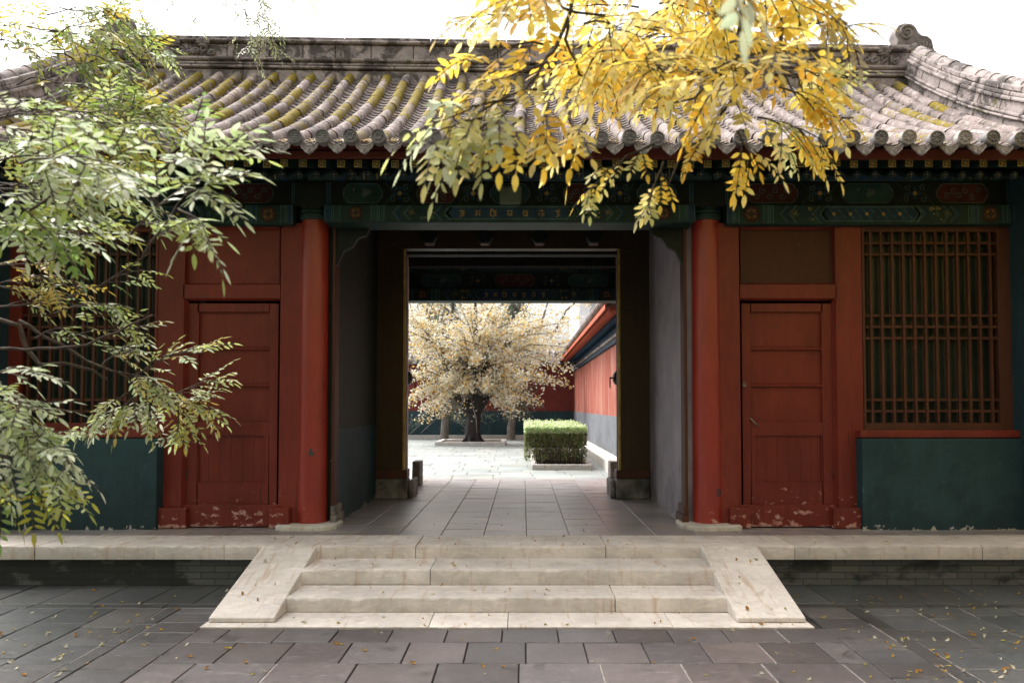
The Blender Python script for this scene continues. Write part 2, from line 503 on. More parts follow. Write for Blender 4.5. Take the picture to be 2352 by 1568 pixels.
# ------------------------------------------------------------------ platform
plat = empty('stone_platform', (0, EDGE, 0), 'low grey platform edged with long pale stone slabs above a brick base', 'platform')
joints = [-7.45, -5.82, -4.19, -2.56, -.92, .71, 2.33, 3.94, 5.56, 7.2]
for i in range(len(joints)-1):
    m = MB(); b = R.uniform(.80, .98) if i not in (4, 3, 5) else R.uniform(.96, 1.05)  # centre slabs lighter; side shade put into the other slabs' colour
    wornslab(m, joints[i]+.003, joints[i+1]-.003, EDGE+R.uniform(-.004, .004), 6.905, .232, PZ+R.uniform(-.002, .002), (b, b*.97, b*.94, 1))
    m.build('edge_slab', STONE, plat, attr=True, smooth_angle=50)
m = MB(); m.box(-7.4, 7.15, EDGE+.055, EDGE+.35, -.03, .2315)
m.build('brick_base', BRICK, plat)
m = MB(); m.box(-7.4, 7.15, EDGE+.35, 12.1, -.03, PZ-.03)
m.build('platform_core', GROUT, plat)

fl = MB()
fx = [Xat(1350/2352*0+ (1350+v/1.68)*2352/4096, 6.9, 1225) for v in (110, 410, 700, 988, 1278, 1570, 1855, 2140)]
w = (fx[-1]-fx[0])/7
xs = [fx[0]+w*i for i in range(-14, 22)]
for i in range(len(xs)-1):
    y = 6.91; o = R.uniform(0, .4)
    first = True
    while y < 12.2:
        ye = y+(.40 if not first else .16+o); first = False
        if ye > 12.1: ye = 12.2
        if xs[i+1] > -5.2 and xs[i] < 5 and (y < 7.4 or (xs[i+1] > -2.0 and xs[i] < 1.75)):
            slab(fl, xs[i], xs[i+1], y, ye, PZ-.004, gap=.0022, lo=.88, hi=1.08)
        y = ye
struct(fl.build('floor', FLOORSLATE, attr=True, fixn=False))

# ------------------------------------------------------------------ steps
st = empty('stone_stairs', (XC, 5.8, 0), 'pale stone steps between two sloping side slabs leading up to the gate', 'steps')
XL, XR = -1.765, 1.52
z1, z2 = .246, .121
def stepslabs(y0, y1, zb, zt, cuts):
    xs = [XL-.02]+cuts+[XR+.02]
    for a, b in zip(xs, xs[1:]):
        m = MB(); k = R.uniform(.97, 1.12)
        wornslab(m, a+.0035, b-.0035, y0+R.uniform(-.006, .006), y1, zb, zt+R.uniform(-.003, .003), (k, k*.985, k*.96, 1))
        m.build('step_slab', STONE, st, attr=True, smooth_angle=50)
stepslabs(5.955, 6.385, z2+.002, z1, [Xat(988, 5.95, 1300)])
stepslabs(5.575, 5.95, .012, z2, [Xat(1413, 5.57, 1370)])
xs = [-2.255, Xat(985, 5.25, 1410), Xat(1166, 5.25, 1410), Xat(1545, 5.25, 1410), 2.035]
for a, b in zip(xs, xs[1:]):
    m = MB(); k = R.uniform(.97, 1.08)
    m.box(a+.002, b-.002, 5.21, 5.60, -.02, .0085+R.uniform(0, .002), 0, (k, k*.985, k*.96, 1))
    m.build('base_slab', STONE, st, bevel=.003, attr=True)
for xa, xb in ((-2.235, XL-.003), (XR+.003, 2.01)):
    m = MB()
    k = 1.08
    prof = [(5.31, .011), (6.386, .011), (6.386, PZ-.004), (5.31, .045)]
    m.xprism(prof, xa, xb, 0, (k, k*.985, k*.96, 1))
    m.build('side_slab', STONE, st, bevel=.008, attr=True)

# ------------------------------------------------------------------ gatehouse
gh = empty('gatehouse', (XC, 7.4, PZ), 'red timber gatehouse with a mossy grey tiled roof and an open passage', 'building')
WY = 7.36

# columns
def column(x):
    m = MB(); r = .146; y = 7.45
    zt = Zat(505, 7.35)
    prof = [(r*1.02, PZ+.035), (r, PZ+.5), (r*.985, 2.0), (r*.95, zt)]
    m.lathe(x, y, prof, 36)
    c = m.build('column', COLRED, gh, smooth_angle=40)
    b = MB()
    b.lathe(x, y, [(r*1.0, zt+.001), (r*1.03, zt+.01), (r*1.03, zt+.09), (r*1.0, zt+.1), (r*1.0, 3.96)], 36)
    cp = b.build('painted_column_head', PGREEN, c, smooth_angle=40)
    a = MB()
    for k in range(3):  # banding and triangles wrapped on the head
        pass
    for zz, mi, h in ((zt+.012, 4, .008), (zt+.08, 4, .008), (zt+.03, 1, .04), (zt+.27, 2, .05), (zt+.40, 4, .008)):
        a.lathe(x, y, [(r*1.035, zz), (r*1.045, zz), (r*1.045, zz+h), (r*1.035, zz+h)], 36, mi)
    for k in range(7):
        th = PI+PI*(k+.5)/7
        for (dz0, dz1, hw, mi, rr) in ((.105, .255, .19, 2, 1.012), (.115, .215, .11, 6, 1.02), (.12, .18, .06, 3, 1.028)):
            vs = [(x+r*rr*math.cos(th-hw), y+r*rr*math.sin(th-hw), zt+dz0), (x+r*rr*math.cos(th+hw), y+r*rr*math.sin(th+hw), zt+dz0),
                  (x+r*rr*math.cos(th), y+r*rr*math.sin(th), zt+dz1)]
            a.add(vs, [(0, 1, 2)], mi)
    a.build('painted_pattern', ART, c, fixn=False)
    p = MB()
    xo = -.02 if x < 0 else .0
    pts = []
    for k in range(26):
        t = 2*PI*k/26
        e = 4.5
        cx_, sy_ = math.cos(t), math.sin(t)
        q = (abs(cx_)**e+abs(sy_)**e)**(-1/e)
        jit = 1+R.uniform(-.03, .03)
        pts.append((x+xo+.30*q*cx_*jit, y-.03+.27*q*sy_*jit))
    n = len(pts)
    vs = [(a_, b_, PZ-.003) for a_, b_ in pts]+[(a_*1, b_, PZ+.03+R.uniform(-.006, .004)) for a_, b_ in pts]+[(x+(a_-x)*.93, y+(b_-y)*.93, PZ+.042) for a_, b_ in pts]
    fs = [(i, (i+1) % n, n+(i+1) % n, n+i) for i in range(n)]+[(n+i, n+(i+1) % n, 2*n+(i+1) % n, 2*n+i) for i in range(n)]+[tuple(range(2*n, 3*n))]
    p.add(vs, fs)
    p.build('stone_plinth', WHITESTONE, c)
for x in (-2.11, 1.85): column(x)

# side bays: doors, windows, low walls (right bay measured, left bay its mirror image)
BX = 4.87
def bay(mir):
    def B(): return MB(mir)
    ztop = Zat(512, WY)
    f = B()
    f.pbox(1645, 512, 1700, 1209, WY, WY+.12)
    f.pbox(1922, 512, 1982, 1209, WY, WY+.12)
    f.pbox(1700, 653, 1922, 684, WY, WY+.12)
    f.pbox(1700, 512, 1922, 519, WY, WY+.12)
    # chamfer slips round the transom panel and round the door
    def slip(X0, Y0, X1, Y1, D0, D1, wdt):
        x0, x1 = Xat(X0, WY, (Y0+Y1)/2), Xat(X1, WY, (Y0+Y1)/2); zt, zb = Zat(Y0, WY), Zat(Y1, WY)
        for quad in (((x0, zt), (x1, zt), (x1-wdt, zt-wdt), (x0+wdt, zt-wdt)), ((x0, zb), (x1, zb), (x1-wdt, zb+wdt), (x0+wdt, zb+wdt)),
                     ((x0, zt), (x0, zb), (x0+wdt, zb+wdt), (x0+wdt, zt-wdt)), ((x1, zt), (x1, zb), (x1-wdt, zb+wdt), (x1-wdt, zt-wdt))):
            (a, b), (c, d), (e, g_), (h, i) = quad
            f.add([(a, D0, b), (c, D0, d), (e, D1, g_), (h, D1, i)], [(0, 1, 2, 3)])
    slip(1700, 519, 1922, 653, WY, WY+.05, .022)
    slip(1700, 684, 1922, 1163, WY, WY+.05, .02)
    fr = f.build('door_frame', RED, gh, fixn=False)
    p = B(); p.pbox(1699, 518, 1923, 654, WY+.055, WY+.09); p.build('transom_panel', DARKRED if not mir else RED, fr)  # right panel darker than its mirror: that bay's shade put into colour
    s = B(); s.pbox(1700, 1159, 1922, 1208, WY-.02, WY+.1); s.build('sill_board', DOORRED, fr, bevel=.004)
    for a, b in ((1678, 1724), (1915, 1981)):
        s = B(); s.pbox(a, 1166, b, 1212, 7.27, WY+.02); s.build('sill_block', DOORRED, fr, bevel=.006)
    # door leaf
    DY = WY+.058
    d = B()
    X0, X1, Y0, Y1 = 1705.5, 1917, 696, 1157
    stiles = [(X0, Y0, 1725, Y1), (1889, Y0, X1, Y1)]
    rails = [(1725, Y0, 1889, 715), (1725, 968, 1889, 997), (1725, 1109, 1889, Y1)]
    for q in stiles+rails: d.pbox(*q, DY, DY+.05)
    d.pbox(1725, 997, 1735, 1109, DY, DY+.05); 
    for yy in (800, 884):
        z = Zat(yy, DY); x0, x1 = Xat(1725, DY, yy), Xat(1889, DY, yy)
        d.add([(x0, DY+.002, z-.008), (x1, DY+.002, z-.008), (x1, DY+.002, z+.006), (x0, DY+.002, z+.006),
               (x0, DY+.035, z-.014), (x1, DY+.035, z-.014), (x1, DY+.035, z+.022), (x0, DY+.035, z+.022)],
              [(0,1,2,3),(0,4,5,1),(3,2,6,7)])
    dl = d.build('door', DOORRED, gh, fixn=False)
    q = B(); q.pbox(1724, 714, 1890, 969, DY+.034, DY+.045); q.build('upper_panel', DOORRED, dl)
    q = B()
    n = 6
    for k in range(n):
        a = 1734+(1890-1734)*k/n; b = 1734+(1890-1734)*(k+1)/n
        q.pbox(a+.25, 996, b-.25, 1110, DY+.020+R.uniform(0, .002), DY+.04)
    q.build('lower_panel', DOORRED, dl)
    # thin moulding round the lower panel
    q = B()
    for r_ in ((1735, 997, 1889, 999), (1735, 1106, 1889, 1109), (1735, 999, 1737, 1106), (1887, 999, 1889, 1106)):
        q.pbox(*r_, DY-.003, DY+.02)
    q.build('panel_moulding', DOORRED, dl)
    for yy in (780, 1090):
        h = B()
        x = Xat(1914.5, DY, yy); z = Zat(yy, DY)
        h.tube([(x, DY-.006, z-.045), (x, DY-.006, z+.045)], .008, 8)
        h.build('hinge', IRON, dl)
    if not mir:
        h = B(); x = Xat(1708, DY, 880); z = Zat(882, DY)
        h.box(x-.018, x+.018, DY-.03, DY-.008, z-.024, z+.004)
        pth = [(x-.011, DY-.019, z+.003)]+[(x-.011*math.cos(PI*k/8), DY-.019, z+.016+.012*math.sin(PI*k/8)) for k in range(9)]+[(x+.011, DY-.019, z+.003)]
        h.tube(pth, .0035, 6)
        h.build('padlock', BRASSLOCK, dl, bevel=.003)
        h = B(); a = P(1723, 960, DY-.012); b = P(1738, 976, DY-.012)
        h.tube([a, a+Vector((0, -.02, 0)), b+Vector((0, -.02, 0)), b], .009, 6)
        h.build('pull_handle', BRASSLOCK, dl)
    # window
    w = B()
    xw0, xw1 = Xat(1982, WY, 750), BX
    gx0, gx1 = Xat(1988, WY, 750), Xat(2294, WY, 750)
    zt, zb = Zat(531, WY), Zat(970, WY)
    w.box(xw0, gx0, WY+.002, WY+.1, Zat(987, WY), ztop); w.box(gx1, xw1, WY+.002, WY+.1, Zat(987, WY), ztop)
    w.box(gx0, gx1, WY+.002, WY+.1, zt, ztop); w.box(gx0, gx1, WY+.002, WY+.1, Zat(987, WY), zb)
    wf = w.build('window', GRILLE if not mir else RED, gh)  # right frame takes darker paint, carrying that bay's shade in its colour
    gr = B(); bw = .012
    n = 12
    for k in range(n):
        x = gx0+(gx1-gx0)*(k+.62)/(n+.2)
        gr.prism([(x-bw, zb), (x+bw, zb), (x+bw, zt), (x-bw, zt)], WY+.014, WY+.05)
    for yy in (556, 582, 723, 749, 775, 917, 943):
        z = Zat(yy, WY)
        gr.box(gx0, gx1, WY+.026, WY+.055, z-.013, z+.013)
    gr.build('lattice', GRILLE, wf)
    gl = B(); gl.box(gx0-.01, gx1+.01, WY+.085, WY+.095, zb-.01, zt+.01); gl.build('pane', WINDOWBACK, wf)
    s = B(); s.box(Xat(1976, 7.26, 995), BX, 7.255, WY+.1, Zat(1004, 7.255), Zat(987, 7.255)); s.build('window_sill', RED, wf, bevel=.006)
    dd = B(); dd.box(Xat(1981, 7.23, 1100), BX, 7.225, 7.7, PZ-.02, Zat(1006, 7.225)); dd.build('dado_wall', DADO, gh, bevel=.01)
    pr = B(); pr.box(BX, 5.02, 6.95, 12.0, PZ-.02, 4.4); pr.build('gable_wall', DADO, gh)
bay(False); bay(True)

# glyphs: seven syllables of the gilded inscription, drawn as strokes in a unit square
def arc(cx, cz, r, a0, a1, n=7, rz=None):
    rz = rz or r
    return [(cx+r*math.cos(math.radians(a0+(a1-a0)*i/n)), cz+rz*math.sin(math.radians(a0+(a1-a0)*i/n))) for i in range(n+1)]
bar = [(.05, .86), (.95, .86)]; stem = [(.82, .86), (.82, 0)]
GLY = [
  [bar, stem, arc(.36, .60, .2, 120, -110), arc(.36, .22, .24, 110, -150), [(.5, .42), (.82, .42)], arc(.5, 1.02, .16, 200, 340), [(.48, 1.06), (.55, 1.12)]],
  [bar, stem, [(.28, .86), (.28, .40)], arc(.24, .26, .14, 90, 450), [(.36, .3), (.82, .42)], [(.6, .62), (.3, .5)]],
  [[(.05, .86), (.95, .86)], arc(.22, .95, .2, 0, 180), [(.02, .95), (.02, .0)], arc(.45, .50, .2, 90, -90, rz=.3), [(.62, .80), (.62, .2)], [(.82, .86), (.82, 0)], arc(.42, .12, .16, 180, 360)],
  [bar, stem, [(.30, .86), (.30, .62)], arc(.42, .40, .26, 150, 360, rz=.28), [(.2, .52), (.6, .30)], [(.68, .4), (.82, .4)]],
  [bar, [(.2, .86), (.2, .58), (.75, .58)], arc(.45, .36, .26, 60, -170), [(.75, .86), (.75, .1)], [(.15, .06), (.85, .06)], [(.1, .62), (.1, .3)]],
  [bar, [(.5, .86), (.5, .7)], arc(.45, .55, .2, 80, -120), arc(.45, .2, .2, 100, -140), [(.62, .4), (.85, .55), (.85, 0)], arc(.5, 1.02, .18, 180, 360), [(.5, 1.06), (.5, 1.14)], [(.1, .6), (.1, .1)]],
  [bar, [(.55, .86), (.3, .66)], arc(.38, .46, .2, 110, -100), arc(.38, .15, .22, 90, -120), [(.55, .3), (.9, .1)], [(.78, .86), (.78, .45)], arc(.74, .98, .12, 300, 60)],
]
def inscription(mb, x0, x1, zc, h, y, mi=3, wgt=.11):
    n = len(GLY); pitch = (x1-x0)/n; s = h
    for i, gl in enumerate(GLY):
        gx = x0+pitch*(i+.5)-s*.45
        for stroke in gl:
            mb.ribbon([(gx+p[0]*s*.9, zc-h/2+p[1]*h*.92) for p in stroke], s*wgt, y, mi)

def spiral(cx, cz, r, turns, a0, dirn, n=14):
    return [(cx+r*(1-.85*i/n)*math.cos(a0+dirn*turns*2*PI*i/n), cz+r*(1-.85*i/n)*math.sin(a0+dirn*turns*2*PI*i/n)) for i in range(n+1)]
def cartouche(x0, x1, z0, z1):
    """lobed outline with bracketed ends"""
    h = z1-z0; e = h*.34; zc = (z0+z1)/2
    def end(x, s):
        return [(x+s*e, z1), (x+s*e*.55, z1-h*.08), (x+s*e*.5, z1-h*.2), (x+s*e*.12, z1-h*.28), (x, zc), (x+s*e*.12, z0+h*.28), (x+s*e*.5, z0+h*.2), (x+s*e*.55, z0+h*.08), (x+s*e, z0)]
    a = end(x0, 1); b = end(x1, -1)
    return a+b[::-1]
def band(mb, x0, x1, z0, z1, y, mi):
    mb.box(x0, x1, y-.002, y, z0, z1, mi)
    for x in (x0+.006, x1-.006): mb.ribbon([(x, z0), (x, z1)], .006, y-.004, 4)
def rosette(mb, x, z, r, y, mis=(2, 1, 3), n=8):
    mb.disc(x, z, r, y-.002, 6, 18)
    for k in range(n):
        a = 2*PI*k/n
        mb.ribbon(spiral(x+r*.66*math.cos(a), z+r*.66*math.sin(a), r*.27, 1.1, a, 1 if k % 2 else -1, 8), r*.08, y-.004, 4)
        mb.disc(x+r*.62*math.cos(a), z+r*.62*math.sin(a), r*.16, y-.003, mis[k % 2], 8)
    mb.disc(x, z, r*.34, y-.004, mis[2], 12); mb.disc(x, z, r*.2, y-.006, 6, 10)
def roundel(mb, x, z, r, y, mi_in=5):
    mb.disc(x, z, r*1.0, y-.002, 6, 24)
    pts = []
    for k in range(48):
        t = 2*PI*k/48; q = r*(.86+.08*abs(math.cos(4*t)))
        pts.append((x+q*math.cos(t), z+q*math.sin(t)))
    mb.add([(a, y-.004, b) for a, b in pts], [tuple(range(48))], mi_in)
    rr = random.Random(int((x+50)*977))
    for k in range(8):
        t = 2*PI*k/8
        mb.ribbon(spiral(x+r*.5*math.cos(t), z+r*.5*math.sin(t), r*.2, 1.2, t, 1, 8), r*.055, y-.006, 3 if k % 2 else 4)
    for k in range(18):
        t = rr.uniform(0, 6.28); q = rr.uniform(.25, .78)*r
        mb.disc(x+q*math.cos(t), z+q*math.sin(t), r*.045, y-.006, 3, 5)
    mb.disc(x, z, r*.16, y-.007, 1, 10)
def chevron(mb, x, z0, z1, y, s, w, mi):
    zc = (z0+z1)/2; d = (z1-z0)*.42*s
    pts = [(x+d, z1), (x, zc), (x+d, z0), (x+d+w, z0), (x+w, zc), (x+d+w, z1)]
    mb.add([(a, y-.003, b) for a, b in pts], [(0, 1, 4, 5), (1, 2, 3, 4)], mi)
    mb.ribbon([(x+d, z1), (x, zc), (x+d, z0)], .007, y-.005, 4)
    mb.ribbon([(x+w+d, z1), (x+w, zc), (x+w+d, z0)], .007, y-.005, 6)
def scrollfield(mb, x0, x1, z0, z1, y, rr):
    n = max(2, int((x1-x0)/.062))
    for i in range(n):
        for j in (0, 1, 2):
            x = x0+(x1-x0)*(i+.5)/n+rr.uniform(-.01, .01); z = z0+(z1-z0)*(j+.5)/3
            mi = rr.choice((4, 4, 2, 3))
            mb.ribbon(spiral(x, z, min((z1-z0)/7, .034), 1.2, rr.uniform(0, 6), rr.choice((1, -1)), 8), .007, y-.003, mi)
            if rr.random() < .35: mb.disc(x+.03, z, .008, y-.004, 3, 5)
def lowerbeam_art(mb, x0, x1, z0, z1, y, script, rr, tone=2):
    h = z1-z0; L = x1-x0; xc = (x0+x1)/2
    cw = L*.175
    mb.add([(a, y-.003, b) for a, b in cartouche(xc-cw, xc+cw, z0+h*.12, z1-h*.12)], [tuple(range(18))], 2)
    o = cartouche(xc-cw, xc+cw, z0+h*.12, z1-h*.12); mb.ribbon(o+[o[0]], .009, y-.005, 4)
    o = cartouche(xc-cw*1.07, xc+cw*1.07, z0+h*.03, z1-h*.03); mb.ribbon(o+[o[0]], .006, y-.004, 1)
    if script: inscription(mb, xc-cw*.86, xc+cw*.86, (z0+z1)/2, h*.44, y-.006)
    else:
        n = 10
        for i in range(n):
            a = xc-cw*.82+cw*1.64*i/n; b = xc-cw*.82+cw*1.64*(i+1)/n
            za, zb = z0+h*.22, z1-h*.22
            mb.ribbon([(a, za), (b, zb)], .008, y-.005, 1); mb.ribbon([(a, zb), (b, za)], .008, y-.005, 4)
            mb.disc((a+b)/2, (za+zb)/2, .018, y-.006, 2 if i % 2 else 3, 6)
    for s in (-1, 1):
        e = x0 if s < 0 else x1
        def X(t): return e-s*t*L*-1 if False else (x0+t*L if s < 0 else x1-t*L)
        for t0, t1, mi in ((.0, .022, 2), (.024, .044, 1), (.125, .145, 2 if s*tone > 0 else 1), (.147, .163, 1)):
            a, b = sorted((X(t0), X(t1))); band(mb, a, b, z0, z1, y, mi)
        roundel(mb, X(.085), (z0+z1)/2, h*.44, y)
        for t, w, mi in ((.185, .045, 2), (.215, .03, 1), (.298, .045, 2), (.325, .03, 0)):
            chevron(mb, X(t)-(w if s > 0 else 0), z0+.004, z1-.004, y, -s if False else (1 if s < 0 else -1), w, mi)
        a, b = sorted((X(.225), X(.300)))
        rosette(mb, X(.235), (z0+z1)/2+h*.05, h*.30, y)
        scrollfield(mb, min(X(.255), X(.3)), max(X(.255), X(.3)), z0+.01, z1-.01, y, rr)
def flowers(mb, x, z, s, y):
    mb.ribbon([(x-s*1.6, z+s*.7), (x-s*.8, z+s*.6), (x, z+s*.1), (x+s*.5, z+s*.5)], .006, y-.005, 6)
    for dx, dz, q in ((.2, -.2, .55), (.8, .15, .5), (-1.3, .6, .3), (.3, .5, .32)):
        for k in range(7):
            t = 2*PI*k/7
            cx_, cz_ = x+dx*s, z+dz*s
            mb.add([(cx_, y-.006, cz_), (cx_+q*s*.6*math.cos(t-.25), y-.006, cz_+q*s*.6*math.sin(t-.25)), (cx_+q*s*math.cos(t), y-.006, cz_+q*s*math.sin(t)), (cx_+q*s*.6*math.cos(t+.25), y-.006, cz_+q*s*.6*math.sin(t+.25))], [(0, 1, 2, 3)], 7)
        mb.disc(x+dx*s+s*.3, z+dz*s-s*.3, s*.18, y-.005, 6, 6)
def board_art(mb, x0, x1, z0, z1, y, rr, kinds):
    h = z1-z0; L = x1-x0; n = len(kinds); zc = (z0+z1)/2
    for i, kd in enumerate(kinds):
        c = x0+L*(i+.5)/n; w = L/n*.27
        o = cartouche(c-w, c+w, z0+h*.08, z1-h*.08)
        mb.add([(a, y-.002, b) for a, b in o], [tuple(range(18))], 5 if kd == 'r' else 1)
        mb.ribbon(o+[o[0]], .008, y-.004, 4)
        if kd == 'r':
            for k in range(6):
                mb.ribbon(spiral(c+w*.75*(k-2.5)/3, zc+(h*.12 if k % 2 else -h*.12), h*.17, 1.25, rr.uniform(0, 6), 1 if k % 2 else -1, 10), .008, y-.005, 4)
        else: flowers(mb, c, zc, h*.3, y)
    for i in range(n+1):
        c = x0+L*i/n; w = L/n*.2
        if i in (0, n):
            a, b = (c, c+L*.012) if i == 0 else (c-L*.012, c); band(mb, a, b, z0, z1, y, 2)
            continue
        for s in (-1, 1):
            mb.ribbon([(c+s*w, z1), (c+s*w*.5, zc), (c+s*w, z0)], .01, y-.003, 1)
            mb.ribbon([(c+s*w*.5, zc), (c, zc)], .006, y-.004, 4)
            for s2 in (-1, 1):
                mb.ribbon(spiral(c+s*w*.42, zc+s2*h*.25, h*.16, 1.2, 1.0, s*s2, 10), .008, y-.004, 4)
        for k in range(4):
            t = PI/2*k
            mb.disc(c+h*.2*math.cos(t), zc+h*.2*math.sin(t), h*.11, y-.004, 2, 8)
        mb.disc(c, zc, h*.1, y-.006, 3, 8)

def beams():
    rr = random.Random(5)
    cols = (-2.11, 1.85)
    spans = [(-5.13, -2.28), (-1.95, 1.69), (2.02, 4.87)]
    for i, (a, b) in enumerate(spans):
        mid = i == 1
        y = 7.20 if mid else 7.27
        z0, z1 = Zat(510 if mid else 515, y), Zat(468, y)
        m = MB(); m.box(a, b, y, y+.34, z0, z1)
        o = m.build('lintel_beam', PGREEN, gh, bevel=.015)
        p = MB(); lowerbeam_art(p, a, b, z0+.014, z1-.01, y, mid, rr); p.build('painted_pattern', ART, o, fixn=False)
        y2 = y+.07
        zb0, zb1 = z1, Zat(416, y2)
        m = MB(); m.box(a-.3, b+.3, y2, y2+.08, zb0+.002, zb1)
        o = m.build('frieze_board', PBLACK, gh)
        p = MB(); board_art(p, a, b, zb0+.012, zb1-.008, y2, rr, 'grgrg' if mid else 'rgr'); p.build('painted_pattern', ART, o, fixn=False)
        # round purlin over the frieze
        zc = zb1+.105
        m = MB(); m.tube([(a-.18, y2+.06, zc), (b+.18, y2+.06, zc)], .11, 24)
        o = m.build('eave_purlin', PGREEN, gh, smooth_angle=50)
        p = MB(); L = b-a
        def wrap(x0, x1, a0, a1, mi, off):
            n = 5; vs = []
            for k in range(n+1):
                t = math.radians(a0+(a1-a0)*k/n); r = .11+off
                vs += [(x0, y2+.06-r*math.cos(t), zc+r*math.sin(t)), (x1, y2+.06-r*math.cos(t), zc+r*math.sin(t))]
            p.add(vs, [(2*k, 2*k+1, 2*k+3, 2*k+2) for k in range(n)], mi)
        xm = (a+b)/2
        wrap(xm-L*.2, xm+L*.2, -62, 45, 4, .002); wrap(xm-L*.195, xm+L*.195, -56, 40, 2, .004)
        for s in (-1, 1):
            for t in (.27, .33, .46): wrap(xm+s*L*t-.03, xm+s*L*t+.03, -70, 60, 2 if t != .33 else 1, .003)
            for t in (.235, .30): wrap(xm+s*L*t-.004, xm+s*L*t+.004, -70, 60, 4, .004)
            for k in range(5):
                wrap(xm+s*L*(.36+.018*k)-.006, xm+s*L*(.36+.018*k)+.006, -50, 20, 4 if k % 2 else 3, .004)
        if i == 2:
            q = MB(); inscription(q, xm-L*.165, xm+L*.165, 0, .085, 0)
            vs = []
            for (x, _, z) in q.v:
                t = z/.114-.18
                vs.append((x, y2+.06-.117*math.cos(t), zc+.117*math.sin(t)))
            p.add(vs, q.f, 3)
        p.build('painted_pattern', ART, o, fixn=False)
    # greenish plaque over the middle of the gate
    m = MB(); m.pbox(1147, 425, 1198, 468, 7.17, 7.26); q = m.build('plaque', PLAQUE, gh, bevel=.02)
beams()

# rafters
m = MB(); m.box(-.036, .036, 0, .62, -.036, .036)
def rafters():
    sp = .1632; x = -5.05
    s = .036; n = 0
    fm = MB(); ang = math.atan(.30)
    ca, sa = math.cos(ang), math.sin(ang)
    vs = []
    for yy in (0, .75):
        for xx, zz in ((-s, -s), (s, -s), (s, s), (-s, s)):
            vs.append((xx, yy*ca-zz*sa*0, zz+yy*sa))
    fm.add(vs, [(0,1,2,3),(7,6,5,4),(0,4,5,1),(1,5,6,2),(2,6,7,3),(3,7,4,0)])
    em = MB()
    e = -.002
    q = .029
    em.ribbon([(-q, -q), (q, -q), (q, q), (-q, q), (-q, -q)], .007, e, 0)
    for st_ in ([(-q*.55, q*.62), (-q*.55, 0), (q*.55, 0), (q*.55, -q*.62)], [(-q*.62, -q*.6), (0, -q*.6), (0, q*.6), (q*.62, q*.6)]):
        em.ribbon([(a, b) for a, b in st_], .0065, e-.001, 0)
    rm = MB(); ang2 = math.atan(.48)
    rm.tube([(0, 0, 0), (0, 1.3, 1.3*.48)], .038, 12)
    fl_ = MB()
    for k in range(4):
        t = PI/4+PI/2*k
        fl_.disc(.021*math.cos(t), .021*math.sin(t), .0135, -.018, 0, 8)
        fl_.disc(.012*math.cos(t+PI/4)*2, .012*math.sin(t+PI/4)*2, .005, -.018, 1, 5)
    fl_.disc(0, 0, .009, -.02, 1, 8)
    fr0 = er0 = rr0 = fw0 = None
    y0, z0 = 6.50, 3.695; y1, z1_ = 6.86, 3.705
    while x < 4.85:
        jx = x+R.uniform(-.008, .008); jz = R.uniform(-.006, .006)
        w = Vector((jx, y0+R.uniform(-.01, .01), z0+jz))-gh.location
        if fr0 is None:
            fr0 = fm.build('flying_rafter', PGREEN, gh); fr0.location = w
            er0 = em.build('gilded_emblem', PGOLD, fr0, fixn=False); er0.location = (0, 0, 0)
            rr0 = rm.build('eave_rafter', PGREEN, gh, smooth_angle=40); rr0.location = Vector((jx, y1, z1_))-gh.location
            fw0 = fl_.build('painted_flower', [PBLUE, PGOLD, PTEAL], rr0, fixn=False); fw0.location = (0, 0, 0)
        else:
            f2 = dup(fr0, gh, w); dup(er0, f2, (0, 0, 0))
            r2 = dup(rr0, gh, Vector((jx+.02, y1, z1_+R.uniform(-.004, .004)))-gh.location); dup(fw0, r2, (0, 0, 0))
        x += sp; n += 1
rafters()
m = MB(); m.xprism([(6.475, 3.737), (6.52, 3.737), (6.52, 3.80), (6.475, 3.795)], -5.25, 5.0, zf=lambda x: -.002*(x-XC))
m.build('fascia_board', FASCIA, gh)

# ------------------------------------------------------------------ roof
T1 = 3.07
def sag(x, t): return -.0137*(x-XC)*(.15+.85*t/T1)
def roofz(t): return 3.80+.45*t+.058*t*t
EY = 6.33
roof_e = MB()
